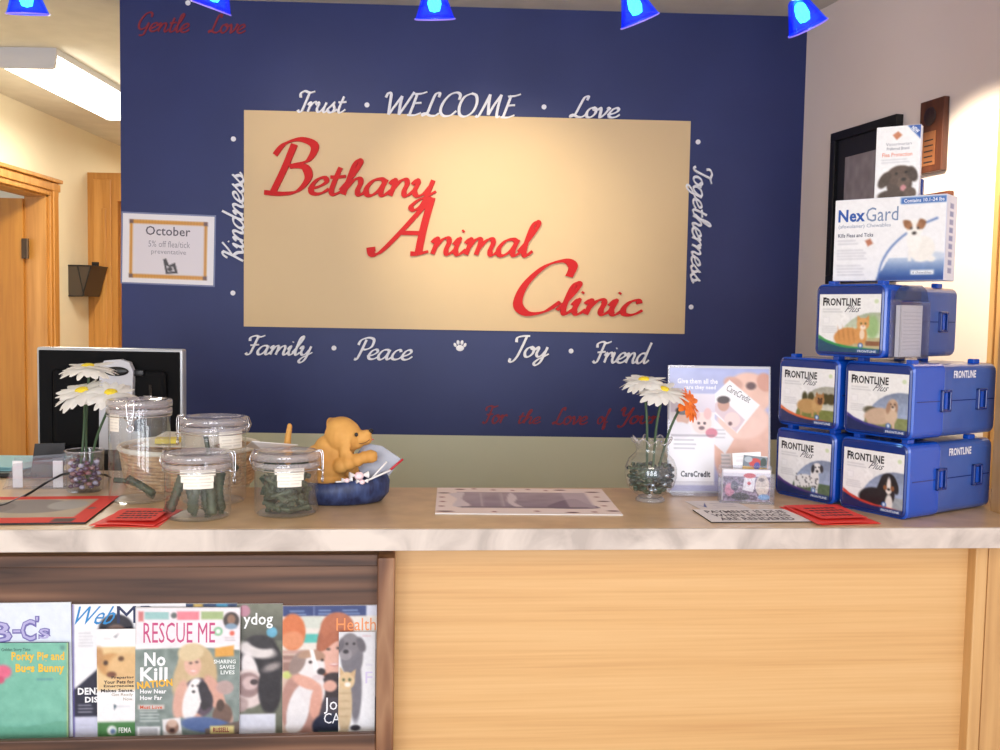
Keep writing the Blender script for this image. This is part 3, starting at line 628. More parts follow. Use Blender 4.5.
WG = at_y(958, 275, 2.9)
cone_lamp(808, 28, .55, .25, 'tilted blue cone lamp at the right corner of the blue wall', 75, WRIGHT.pt(*WRIGHT.loc(985, 235)), 66, .6)

# ================================================================ RIGHT WALL: picture and plaques
def rbox(tl, tr, hpx, name, label, cat, th):
    ua, za = WRIGHT.loc(*tl, th); ub, zb2 = WRIGHT.loc(*tr, th); _, zc2 = WRIGHT.loc(tl[0], tl[1]+hpx, th)
    t = thing(name, label, cat, WRIGHT.pt((ua+ub)/2, (za+zc2)/2), WRIGHT.ang); return t, ub-ua, za-zc2
t, W, H = rbox((833, 134), (899, 113), 150, 'wall_picture', 'black framed grey photograph on the right wall behind the white boxes', 'picture', .02)
b = nb(); frame_bar(b, -W/2, W/2, -H/2, H/2, .03, -.03, -.002, .002); obj('frame', b, M['black'], t)
boxo('mount', -W/2+.028, W/2-.028, -.014, -.004, -H/2+.028, H/2-.028, mat('black_mount', (26, 28, 44), .6), t)
a = Art(0, 0, 100, 120, (150, 142, 150)); a.noise(14, 6); a.e(40, 95, 9, 22, (60, 56, 70)); a.e(75, 96, 9, 20, (60, 56, 70)); a.e(20, 60, 14, 4, (120, 112, 122))
a.build('photo', W-.15, H-.19, M['print'], t, loc=(.0, -.015, 0))
t, W, H = rbox((921, 103), (945, 96), 71, 'wall_plaque', 'walnut award plaque with engraved copper plate high on the right wall', 'plaque', .02)
boxo('backing', -W/2, W/2, -.022, -.002, -H/2, H/2, M['walnut'], t, .003)
boxo('plate', -W/2+.02, W/2-.03, -.0245, -.022, -H/2+.02, H*.06, M['copper'], t, .001)
b = nb(); ell(b, (-.005, -.024, H*.27), (W*.26, .004, H*.13)); obj('emblem', b, mat('dark_emblem', (50, 30, 34), .4), t)
b = nb()
b.free()
for k in range(5): boxo('engraved_line', -W*.22, W*.14, -.0252, -.0245, -H*.06-k*H*.075-.002, -H*.06-k*H*.075+.002, M['ink'], t)
t, W, H = rbox((915, 196), (949, 192), 70, 'dark_plaque', 'dark plaque on the right wall mostly hidden by the flea chewables box', 'plaque', .02)
boxo('backing', -W/2, W/2, -.02, -.002, -H/2, H/2, M['walnut'], t, .003); boxo('plate', -W/2+.015, W/2-.015, -.0225, -.02, -H/2+.02, H/2-.02, M['copper'], t)

# ================================================================ ON THE COUNTER
def ctr(px, py, z=CZ): return at_z(px, py, z)
M['basegl'] = clear('clear_base', (246, 247, 248), rough=.5, body=.08, lo=.04)
# ---- clear canisters
label_arc = lambda r: (lambda x, y, z: (r*math.sin(x/r), -r*math.cos(x/r)+y, z))
def canister(name, loc, rz, r, h, label, tape, clasp_ang):
    t = thing(name, label, 'jar', loc, rz)
    b = nb(); lathe(b, [(0, .002), (r-.010, .003), (r-.005, .001)], 48); obj('base', b, M['basegl'], t, smooth=True)
    b = nb(); lathe(b, [(r-.010, .004), (r-.004, .0), (r, .006), (r, h-.022)], 48); obj('body', b, M['glass'], t, smooth=True)
    b = nb(); lathe(b, [(0, h), (r-.014, h+.001), (r-.010, h+.0035), (r+.002, h+.0035), (r+.005, h), (r+.005, h-.011), (r-.001, h-.013), (r-.006, h-.009), (0, h-.006)], 48); obj('lid', b, M['rimglass'], t, smooth=True)
    b = nb(); lathe(b, [(r-.004, h-.016), (r+.004, h-.016), (r+.005, h-.022), (r+.004, h-.027), (r-.004, h-.027), (r-.004, h-.016)], 48); obj('neck_ring', b, M['rimglass'], t, smooth=True)
    b = nb(); ring = lambda zz, rr: [(rr*math.cos(a*math.pi/20), rr*math.sin(a*math.pi/20), zz) for a in range(40)]
    tube(b, ring(h-.031, r+.003), .0014, 6, True)
    obj('wire_band', b, M['chrome'], t, smooth=True)
    b = nb(); ca, sa = math.cos(clasp_ang), math.sin(clasp_ang); Q = lambda d, s_, z: (ca*d-sa*s_, sa*d+ca*s_, z)
    tube(b, crom([Q(r-.004, -.008, h+.005), Q(r+.008, -.008, h+.004), Q(r+.010, -.007, h-.02), Q(r+.010, -.003, h-.048)], 5), .0013, 6)
    tube(b, crom([Q(r-.004, .008, h+.005), Q(r+.008, .008, h+.004), Q(r+.010, .007, h-.02), Q(r+.010, .003, h-.048)], 5), .0013, 6)
    tube(b, [Q(r-.004, -.008, h+.005), Q(r-.004, .008, h+.005)], .0013, 6)
    tube(b, [Q(r+.010, .007*math.cos(a), h-.054+.007*math.sin(a)) for a in [k*math.pi/8 for k in range(16)]], .0015, 6, True)
    tube(b, [Q(r+.003, -.014, h-.031), Q(r+.012, -.007, h-.036), Q(r+.012, .007, h-.036), Q(r+.003, .014, h-.031)], .0016, 6)
    obj('clasp', b, M['chrome'], t, smooth=True)
    b = nb(); tube(b, [Q(-r-.003, -.012, h-.031), Q(-r-.010, -.010, h-.014), Q(-r-.004, -.008, h+.004), Q(-r-.004, .008, h+.004), Q(-r-.010, .010, h-.014), Q(-r-.003, .012, h-.031)], .0014, 6)
    obj('hinge_wire', b, M['chrome'], t, smooth=True)
    for k, (xc, zc, wd) in enumerate(tape):
        a = Art(0, 0, 100, 22, (242, 236, 224), 3); a.r(10, 9, 46, 12, (150, 144, 140), .5); a.r(55, 9, 90, 12, (150, 144, 140), .5)
        R_ = r+.0008+.0003*k; a.build('tape_label', wd, .0125, M['print'], t, f=(lambda R_, xc, zc: (lambda x, y, z: (R_*math.sin((x+xc)/R_), -R_*math.cos((x+xc)/R_)+y, z+zc)))(R_, xc, zc))
    return t
c1 = ctr(200, 523); J1 = (at_y(198, 510, c1.y+.067).x, c1.y+.067, CZ); H1 = .130
c2 = ctr(286.5, 519); J2 = (at_y(286.5, 510, c2.y+.066).x, c2.y+.066, CZ)
c3 = ctr(140, 505); J3 = (at_y(140, 495, c3.y+.064).x, c3.y+.064, CZ); H3 = .222
J4 = ((214-500)/970*2.16, 2.155, CZ); H4 = .186
canister('glass_canister', J1, .30, .0665, H1, 'short clear canister with a few green treats standing at the counter front', [(.000, H1-.030, .072), (-.001, H1-.043, .066), (.001, H1-.056, .060)], -.35)
canister('glass_canister', J2, .25, .0665, .128, 'short clear canister packed with green treats beside the blue bed', [(.004, .128-.030, .062), (.006, .128-.043, .056), (.004, .128-.056, .050)], -.28)
canister('glass_canister', J3, .38, .0655, H3, 'tallest clear canister holding one long treat', [(-.062, H3-.031, .032), (-.062, H3-.044, .030), (-.062, H3-.057, .030)], -1.85)
canister('glass_canister', J4, .30, .0700, H4, 'medium clear canister with labels behind the two short canisters', [(.040, H4-.030, .060), (.040, H4-.043, .060), (.040, H4-.056, .058)], 2.9)
# dental chews: one modelled, the others copied; each lies or stands in its canister
def chew_mesh(L=.07, r=.0085):
    b = nb(); pts = crom([(-L/2, 0, 0), (-L/4, .003, 0), (0, .0045, 0), (L/4, .002, 0), (L/2, -.002, 0)], 6)
    rr = [r*(.55 if i in (0, len(pts)-1) else 1-.12*math.cos(i*2.2)) for i in range(len(pts))]; tube(b, pts, rr, 9)
    for k in range(5): box(b, L*.28+k*.004, L*.28+k*.004+.002, -.004, .004, -r-.003, -r*.3, .0005, 1)
    return b
ch0 = obj('dental_chew', chew_mesh(), M['chew'], smooth=True); tag(ch0, 'green dental chew', 'dog treat')
used = [0]
def chew(loc, rot, sc, label, grp):
    o = ch0 if used[0] == 0 else ch0.copy()
    if used[0]: C.objects.link(o)
    used[0] = 1; o.location = loc; o.rotation_euler = rot; o.scale = (sc, sc, sc); o['label'] = label; o['group'] = grp
rg = random.Random(3)
for k, (dx, dy, tl, rz, s) in enumerate(((-.040, -.015, 1.9, .2, 1.15), (-.018, .006, 1.35, .3, 1.1), (.005, -.028, 1.25, 2.8, 1.15), (.032, -.02, 1.5, .1, 1.25), (.012, .030, 1.7, 1.1, 1.1), (.044, .012, 1.45, 2.0, 1.2), (.020, -.006, 1.62, 2.6, 1.1))):
    chew((J1[0]+dx, J1[1]+dy, CZ+.05), (0, tl, rz), s, 'green dental chew standing in the front left short canister', 'green chews in the front left canister')
for k in range(84):
    a, rr = rg.uniform(0, 6.28), .046*math.sqrt(rg.uniform(.25, 1)); z = .015+.085*(k % 16)/15
    chew((J2[0]+rr*math.cos(a), J2[1]+rr*math.sin(a), CZ+z), (rg.uniform(-.5, .5), rg.uniform(-.8, .8), a+1.57+rg.uniform(-.3, .3)), rg.uniform(.55, .72), 'green dental chew in the packed canister beside the blue bed', 'green chews in the packed canister')
chew((J3[0]+.012, J3[1]-.028, CZ+.035), (0, .55, .1), 1.0, 'dark green treat leaning at the bottom of the tallest canister', 'treats in the tallest canister')
chew((J3[0]-.030, J3[1]-.010, CZ+.042), (0, .15, .3), .7, 'dark green treat leaning at the bottom of the tallest canister', 'treats in the tallest canister')
chew((J4[0]+.000, J4[1]-.050, CZ+H4-.055), (0, 1.4, .3), .62, 'dark green treat near the top of the medium canister', 'treats in the medium canister')
chew((J4[0]+.046, J4[1]-.032, CZ+.095), (0, .9, .8), .75, 'dark green treat near the top of the medium canister', 'treats in the medium canister')
chew((J4[0]-.035, J4[1]-.02, CZ+.09), (0, .3, .5), .6, 'dark green treat near the top of the medium canister', 'treats in the medium canister')

# ---- wicker basket with papers
BK = thing('wicker_basket', 'low round tan wicker basket behind the clear canisters', 'basket', (-.765, 2.39, CZ))
b = nb()
for k in range(11):
    r = .150+.0012*k; z = .004+k*.0080
    tube(b, [(r*math.cos(a)+(0), r*math.sin(a), z+.0012*math.sin(a*14+k*3.1)) for a in [j*math.pi/36 for j in range(72)]], .0046, 6, True)
obj('woven_side', b, M['wicker'], BK, smooth=True)
b = nb(); lathe(b, [(0, 0), (.15, 0), (.15, .004), (0, .004)], 40); obj('bottom', b, M['wicker'], BK)
b = nb(); tube(b, [(.165*math.cos(a), .165*math.sin(a), .09) for a in [j*math.pi/36 for j in range(72)]], .006, 8, True); obj('rim', b, M['creampaper'], BK, smooth=True)
def sheet(name, pts, th, m, label=None, cat=None, parent=None):
    b = nb(); A = [b.verts.new(p) for p in pts]; B = [b.verts.new(Vector(p)-Vector((0, 0, th))) for p in pts]; n = len(pts)
    b.faces.new(A); b.faces.new(B[::-1])
    for i in range(n): b.faces.new((A[i], B[i], B[(i+1) % n], A[(i+1) % n]))
    o = obj(name, b, m, parent)
    if label: tag(o, label, cat)
    return o
zp = CZ+.125
sheet('paper_sheet', [at_z(246, 446, zp-.02), at_z(266, 452, zp-.02), at_z(298, 444.5, zp), at_z(252, 441, zp+.01)], .0015, M['paper'], 'white sheet sticking out of the basket behind the packed canister', 'paper')
sheet('paper_sheet', [Vector((-.86, 2.30, CZ+.10)), Vector((-.69, 2.29, CZ+.10)), Vector((-.66, 2.44, CZ+.112)), Vector((-.85, 2.46, CZ+.115))], .002, M['creampaper'], 'cream sheet lying inside the basket', 'paper')
boxo_ = boxo('sticky_note_pad', -.028, .028, -.02, .02, 0, .012, mat('yellow_note', (236, 214, 90), .6), None, .001, loc=(-.80, 2.33, CZ+.104), rot=(0, 0, .2)); tag(boxo_, 'yellow note pad in the basket seen through the tallest canister', 'note pad')

# ---- puppy figurine in its oval blue bed, with pens and sweets
BD = Vector(((333-500)/970*2.18, 2.178, CZ))
b = nb(); lathe(b, [(0, 0), (.060, 0), (.070, .004), (.079, .022), (.080, .038), (.076, .052), (.070, .055), (.066, .048), (.064, .02), (0, .012)], 56)
for v in b.verts:
    v.co.x *= 1.62; a = math.atan2(v.co.y, v.co.x)
    if v.co.z > .03: v.co.z += .010*max(0, math.cos(a))+.004*math.sin(a)
bw = obj('pet_bed_bowl', b, M['denim'], loc=BD, smooth=True); tag(bw, 'dark blue oval dish shaped like a pet bed under the puppy figurine', 'dish')
s_ = .00224
def dq(px, py, dy=0): return Vector(((px-500)/970*(2.16+dy)-BD.x, dy, (506-py)*s_+.006+dy*.05))
b = nb()
def ball(px, py, dy, rx, ry, rz, rot=None): ell(b, dq(px, py, dy), (rx*s_, ry*s_, rz*s_), rot, 20, 14)
ball(322, 474, .0, 24, 20, 24, (0, .35, 0)); ball(334, 464, .0, 17, 16, 18); ball(300, 480, .0, 24, 20, 18); ball(318, 488, 0, 30, 22, 12)
ball(284, 473, .01, 14, 13, 14)
ball(342, 443, -.002, 19, 18, 18.5); ball(340, 434, -.002, 15, 15, 11); ball(339, 456, 0, 15, 14, 12)
ball(358, 444, -.004, 13, 8.5, 8); ball(364, 445, -.004, 7.5, 7, 6.5); ball(353, 450, -.004, 10, 9, 6); ball(366, 439.5, -.004, 5, 5.5, 4)
ball(326, 458, 0, 14, 15, 16); ball(344, 452, -.036, 5.5, 3, 12, (0, .25, 0)); ball(347, 460, -.038, 5, 3, 6, (0, .3, 0)); ball(341, 441, -.034, 6, 4, 6, (0, .3, 0))
ball(331.5, 429, .02, 5, 7, 3.2, (0, -.3, 0)); ball(329, 433, .03, 4.5, 3.5, 7)
for p in [(340, 470, -.028, 9), (348, 467, -.032, 8), (356, 464, -.034, 7.2), (364, 461, -.034, 6.6), (370, 460, -.034, 7)]: ball(p[0], p[1], p[2], p[3], p[3], p[3]*.95)
for k in range(4): ball(372.5, 456.5+k*2.2, -.034-.003*(k % 2), 4.3, 3.2, 1.9)
ball(350, 480, .02, 9, 8, 8); ball(342, 478, .02, 10, 9, 10)
for k in range(9): ball(284.5+.35*k+.3*math.sin(k), 468-3.9*k, .03, 4.6-.22*k, 4.6-.22*k, 4)
dg = obj('dog_figurine', b, M['dog'], loc=BD)
md = dg.modifiers.new('r', 'REMESH'); md.mode = 'VOXEL'; md.voxel_size = .0021
ms = dg.modifiers.new('s', 'SMOOTH'); ms.iterations = 5; ms.factor = .6
dep = bpy.context.evaluated_depsgraph_get(); me2 = bpy.data.meshes.new_from_object(dg.evaluated_get(dep)); dg.modifiers.clear(); dg.data = me2
for p in me2.polygons: p.use_smooth = True
if not me2.materials: me2.materials.append(M['dog'])
tag(dg, 'golden puppy figurine leaning out of the dark blue bed with raised paw', 'figurine')
b = nb(); ell(b, dq(370.2, 436.8, -.005), (.0058, .0065, .0052)); obj('nose', b, M['black'], dg, smooth=True)
b = nb(); ell(b, dq(355.3, 438.5, -.0335), (.0042, .0028, .0048)); obj('eye', b, M['black'], dg, smooth=True)
b = nb(); ell(b, dq(355.3, 438.5, .027), (.0042, .0028, .0048)); obj('eye', b, M['black'], dg, smooth=True)
b = nb(); tube(b, crom([dq(369, 444.5, -.018), dq(364, 447.5, -.022), dq(358, 448.5, -.024)], 5), .0007, 5); obj('mouth_line', b, mat('brown_line', (90, 50, 30), .6), dg)
b = nb(); tube(b, crom([dq(373, 445, -.006), dq(371, 445.6, -.006), dq(368, 446, -.006)], 3), .0016, 6); obj('tongue', b, mat('pink_tongue', (206, 110, 110), .5), dg)
def stick(name, p0, p1, r, m, label, cat, cap=None):
    t = thing(name, label, cat, p0); d = p1-p0; b = nb(); tube(b, [Vector((0, 0, 0)), d*.97, d], [r, r, r*.5], 10); obj('barrel', b, m, t, smooth=True)
    b = nb(); tube(b, [d*.02, -d*.06], [r, r*.25], 10); obj('tip', b, cap or M['greyplastic'], t, smooth=True)
W3 = lambda px, py, Y: at_y(px, py, Y)
stick('ballpoint_pen', W3(366, 481, 2.12), W3(391, 470, 2.155), .0022, M['paper'], 'white pen with red end resting on the right rim of the blue bed', 'pen', None)
stick('ballpoint_pen', W3(389, 471, 2.154), W3(403, 459, 2.17), .0026, mat('red_plastic', (190, 24, 44), .3), 'red pen sticking out past the right rim of the blue bed', 'pen')
stick('ballpoint_pen', W3(372, 478, 2.135), W3(387, 461.5, 2.16), .0020, M['paper'], 'steep white pen standing in the right end of the blue bed', 'pen')
stick('lollipop_stick', W3(336, 482, 2.10), W3(352, 481, 2.115), .0018, M['paper'], 'white stick lying on the left rim beside the wrapped sweets', 'stick')
pink = noisy('pink_candy_wrapper', (240, 190, 200), (250, 232, 236), nscale=60, rough=.3); 
for px, py, Y, sc, lb in ((359, 476, 2.12, 1.25, 'large pink wrapped sweet in the blue bed under the raised paw'), (347, 480.5, 2.105, .7, 'small pink wrapped sweet at the front rim of the blue bed'), (362, 482, 2.11, .75, 'small pink wrapped sweet at the foot of the pens')):
    t = thing('wrapped_sweet', lb, 'sweet', W3(px, py, Y), .4, 'pink wrapped sweets in the blue bed')
    b = nb(); ell(b, (0, 0, 0), (.0085*sc, .007*sc, .0075*sc)); obj('candy', b, pink, t, smooth=True)
    for sx in (-1, 1):
        b = nb(); bmesh.ops.create_cone(b, cap_ends=True, segments=12, radius1=.0065*sc, radius2=.0015, depth=.010*sc, matrix=Matrix.Translation((sx*.012*sc, 0, .002)) @ Matrix.Rotation(-sx*math.pi/2, 4, 'Y')); obj('wrapper_end', b, M['paper'], t)
q = [W3(352, 462, 2.20), W3(364, 443, 2.205), W3(382, 446, 2.205), W3(401, 459, 2.2), W3(389, 476, 2.19), W3(368, 480, 2.19)]
b = nb(); A = [b.verts.new(p) for p in q]; B = [b.verts.new(p+Vector((0, .002, 0))) for p in q]; b.faces.new(A); b.faces.new(B[::-1])
for i in range(6): b.faces.new((A[i], B[i], B[(i+1) % 6], A[(i+1) % 6]))
tag(obj('plastic_sleeve', b, clear('frosted_sleeve', (225, 228, 240), rough=.2, body=.42, bodycol=(205, 208, 224))), 'frosted clear plastic sleeve standing in the blue bed behind the pens', 'plastic sleeve')

# ---- mats and sheets lying on the counter
def flat(name, px4, art, th, m_body, label, cat, part='print', z=CZ, border=0):
    """px4: TL, TR, BR, BL pixels on the counter top; a rectangle close to it in true size"""
    P = [at_z(x, y, z) for x, y in px4]; c = sum(P, Vector())/4; ux = ((P[1]-P[0])+(P[2]-P[3])); wv = ux.length/2; uy = ((P[0]-P[3])+(P[1]-P[2])); hv = uy.length/2
    ang = math.atan2(ux.y, ux.x); t = thing(name, label, cat, (c.x, c.y, z), ang)
    boxo('sheet', -wv/2-border, wv/2+border, -hv/2-border, hv/2+border, .0003, th, m_body, t)
    art.build(part, wv, hv, M['matteprint'], t, loc=(0, 0, th+.0002), rot=(-math.pi/2, 0, 0)); return t
a = Art(0, 0, 190, 150, (244, 226, 222)); a.grad(22, 26, 166, 118, (176, 158, 168), (150, 134, 150)); a.noise(9, 5, 4, (22, 26, 166, 118))
a.p([(118, 118), (130, 84), (150, 64), (160, 90), (170, 118)], (126, 108, 128), smooth=5); a.r(140, 26, 168, 116, (214, 196, 204), .6)
a.p([(82, 30), (88, 60), (84, 90), (92, 116), (84, 116), (76, 80)], (222, 208, 214), smooth=5); a.p([(14, 40), (30, 30), (28, 70), (36, 108), (18, 112), (22, 70)], (222, 208, 214), smooth=5)
for x in (48, 70): a.r(x, 30, x+2, 112, (206, 192, 200), .8)
a.r(26, 112, 160, 120, (120, 104, 116), .7)
rgm = random.Random(5)
for x, y, rx in ((8, 34, 6), (6, 60, 3), (7, 86, 3), (6, 112, 3), (10, 140, 8), (60, 140, 2.5), (104, 136, 3), (140, 142, 6), (163, 138, 3), (176, 22, 7), (140, 10, 6), (104, 8, 2.5), (64, 12, 3), (26, 10, 5), (177, 52, 3), (181, 78, 6), (178, 104, 3), (183, 132, 6), (42, 6, 2.5), (86, 14, 2), (124, 13, 2)):
    a.e(x, y, rx, 3, (104, 62, 62) if rx > 4 else (170, 120, 120))
flat('counter_mat', [(440, 489), (602, 490), (622, 516), (432, 514)], a, .0025, M['paper'], 'pale rectangular printed mat with leaf marks lying at the centre of the counter', 'mat')
a = Art(0, 0, 250, 130, (232, 52, 40)); a.r(18, 16, 226, 106, (196, 180, 160)); a.noise(8, 5, 2, (18, 16, 226, 106))
a.e(150, 52, 60, 34, (148, 140, 140), 4); a.e(196, 46, 26, 24, (176, 172, 172)); a.e(104, 60, 26, 26, (130, 120, 120), op=.7); a.e(52, 58, 40, 30, (206, 190, 168)); a.r(205, 112, 232, 128, (80, 60, 58)); a.e(234, 64, 5, 4, (120, 110, 104)); a.r(30, 110, 44, 118, (90, 30, 30))
flat('counter_mat', [(-62, 500), (117, 497), (88, 525), (-120, 526)], a, .004, M['ink'], 'red bordered picture mat with black edge on the left end of the counter', 'mat')
def redfold(px4, label, lines=True, seed=1):
    P = [at_z(x, y, CZ) for x, y in px4]; c = sum(P, Vector())/4; ux = (P[1]-P[0])+(P[2]-P[3]); wv = ux.length/2; hv = ((P[0]-P[3])+(P[1]-P[2])).length/2
    t = thing('folded_flyer', label, 'flyer', (c.x, c.y, CZ), math.atan2(ux.y, ux.x)); rr = random.Random(seed)
    for k, (z0, sk) in enumerate(((.002, .0), (.0045, .05))):
        b = nb(); n = 14; top = []; bot = []
        for i in range(n+1):
            f = i/n; z = z0+.003*math.sin(f*math.pi)*(k)+.0012*math.sin(f*5+seed); x = -wv/2+wv*f
            top.append((b.verts.new((x+sk*.2, hv/2, z)), b.verts.new((x-sk*.2, -hv/2+.006*math.sin(f*3), z*.8)))); bot.append((b.verts.new((x+sk*.2, hv/2, z-.0008)), b.verts.new((x-sk*.2, -hv/2+.006*math.sin(f*3), z*.8-.0008))))
        for i in range(n):
            b.faces.new((top[i][0], top[i][1], top[i+1][1], top[i+1][0])); b.faces.new((bot[i][0], bot[i+1][0], bot[i+1][1], bot[i][1]))
            b.faces.new((top[i][1], bot[i][1], bot[i+1][1], top[i+1][1])); b.faces.new((top[i][0], top[i+1][0], bot[i+1][0], bot[i][0]))
        b.faces.new((top[0][0], bot[0][0], bot[0][1], top[0][1])); b.faces.new((top[n][0], top[n][1], bot[n][1], bot[n][0]))
        obj('sheet', b, M['redpaper'], t)
    a = Art(0, 0, 100, 60, (240, 62, 52))
    for k in range(4):
        x = 16
        while x < 84: wdt = rr.uniform(5, 12); a.r(x, 10+k*11, x+wdt, 16+k*11, (60, 20, 24), .85); x += wdt+2.5
    a.build('printed_face', wv*.8, hv*.72, M['matteprint'], t, f=lambda x, y, z: (x, y, z), loc=(0, 0, .0095), rot=(-math.pi/2, 0, 0))
redfold([(112, 511), (172, 512), (165, 527), (102, 528)], 'red folded flyer in front of the tallest canister')
redfold([(792, 508), (846, 507), (868, 524), (808, 526)], 'red printed flyer in front of the blue cases', seed=2)
a = Art(0, 0, 110, 46, (236, 230, 230)); a.t('PAYMENT IS DUE', 10, 5, 100, 15, (90, 80, 90), .02); a.t('WHEN SERVICES', 12, 18, 98, 28, (90, 80, 90), .02); a.t('ARE RENDERED', 14, 31, 96, 41, (90, 80, 90), .02)
flat('payment_notice', [(696, 510.5), (791, 510), (808, 522.5), (708, 523)], a, .0022, M['ink'], 'white payment notice plate lying at the counter front left of the red flyer', 'notice')
a = Art(0, 0, 60, 30, (226, 218, 218)); a.p([(6, 12), (10, 18), (20, 6), (11, 22)], (70, 80, 150)); a.lines(24, 8, 54, 3, 6, (180, 172, 180))
flat('business_card', [(688, 501.5), (737, 501), (746, 509), (700, 511)], a, .0008, M['paper'], 'white card lying behind the payment notice', 'card')
# ---- left end: tray, papers, holder, cable
boxo_ = boxo('paper_tray', -.22, .16, -.12, .12, 0, .012, M['black'], None, .004, loc=(-1.32, 2.50, CZ), rot=(0, 0, .09)); tag(boxo_, 'black paper tray at the left edge under pale teal papers', 'tray')
for k in range(3):
    o = sheet('teal_sheet', [Vector((-1.50, 2.40+.01*k, CZ+.014+.004*k)), Vector((-1.21+.012*k, 2.42, CZ+.014+.004*k)), Vector((-1.15+.01*k, 2.56, CZ+.022+.005*k)), Vector((-1.50, 2.58, CZ+.018+.004*k))], .0012, M['tealpaper'])
    tag(o, ['lowest', 'middle', 'topmost'][k]+' pale teal sheet on the black tray at the left edge', 'paper', 'pale teal sheets on the tray')
o = thing('standing_card', 'black card standing behind the clear holder at the left', 'card', at_y(46, 478, 2.40), .1)
b = nb(); prism(b, [(-.038, 0), (.04, 0), (.046, .088), (-.026, .086)], 0, .004); obj('panel', b, M['black'], o)
b = nb(); prism(b, [(-.036, 0), (-.02, 0), (-.02, .03), (-.03, .04)], .004, .03); obj('easel_foot', b, M['black'], o)
o = thing('acrylic_holder', 'low clear acrylic leaflet holder at the left end of the counter', 'leaflet holder', ctr(40, 489), .12)
b = nb(); prism(b, [(-.083, 0), (.078, 0), (.074, .078), (-.058, .060)], -.003, -.001); obj('front_panel', b, M['acrylic'], o)
b = nb(); prism(b, [(-.083, 0), (.078, 0), (.076, .082), (-.066, .070)], .028, .03); box(b, -.083, .078, -.003, .03, 0, .002); obj('back_panel', b, M['acrylic'], o)
for x0 in (-.062, .028):
    boxo('paper_slip', x0, x0+.022, .004, .006, .003, .066, M['paper'], o)
b = nb(); P_ = [at_z(-12, 508, CZ+.004), at_z(6, 504, CZ+.004), at_z(28, 494, CZ+.004), at_z(44, 484, CZ+.03), at_y(56, 477.5, 2.24), at_y(68, 473.5, 2.245), at_y(100, 474, 2.30), at_y(112, 478, 2.45)]
tube(b, crom(P_, 8), .0028, 8); tag(obj('power_cable', b, M['black'], smooth=True), 'black cable curving over the red mat towards the monitor', 'cable')
# ---- desk and monitor behind the counter
DK = thing('desk', 'lower desk behind the counter carrying the monitor', 'desk', (-1.3, 2.95, 0))
boxo('desk_top', -.9, .95, -.32, .35, .72, .75, M['sage'], DK, .003)
for x in (-.86, .88):
    boxo('side_panel', x, x+.03, -.3, .33, 0, .72, M['oakv'], DK)
mtl = at_y(38, 350, 2.72); mtr = at_y(183, 346, 2.72); MW = (mtr-mtl).length; mc = (mtl+mtr)/2
MT = thing('computer_monitor', 'black backed flat computer monitor with silver edge behind the counter', 'monitor', (mc.x, 2.72, .75), .02)
zt_ = mc.z-.75; zb_ = zt_-.33
b = nb(); box(b, -MW/2, MW/2, -.006, .03, zb_, zt_, .006, 3); obj('bezel', b, M['silver'], MT)
b = nb(); box(b, -MW/2+.008, MW/2-.008, -.012, -.004, zb_+.004, zt_-.008, .003); box(b, -MW/2+.05, MW/2-.04, -.03, -.01, zb_+.05, zt_-.06, .014, 3); obj('back_shell', b, M['blackfelt'], MT)
boxo('screen', -MW/2+.015, MW/2-.015, .0295, .031, zb_+.015, zt_-.015, M['black'], MT)
b = nb(); prism(b, crom([(.0, 0, -.0)], 1) and [(-.035, .0), (.052, .0), (.060, .245), (.050, .268), (.025, .276), (-.018, .272), (-.032, .255)], -.05, -.03)
for v in b.verts: v.co.z += zt_-.305; v.co.x += .02
st = obj('stand', b, M['greyplastic'], MT)
b = nb(); ell(b, (.035, -.052, zt_-.062), (.034, .006, .013)); box(b, .075, .105, -.04, -.03, zt_-.075, zt_-.058, .002); obj('handle_slot', b, M['black'], st, smooth=True)
b = nb(); box(b, -.05, .09, -.06, .03, .012, zt_-.28, .01); box(b, -.12, .13, -.11, .11, 0, .016, .006); obj('stand_base', b, M['black'], MT)
b = nb(); tube(b, crom([(.12, -.03, zt_-.1), (.125, -.05, zt_-.2), (.10, -.06, .2), (.11, -.05, .05)], 6), .004, 6); obj('cable', b, M['black'], MT)
boxo('port_panel', .06, .10, -.045, -.03, zb_+.03, zb_+.10, M['silver'], MT)

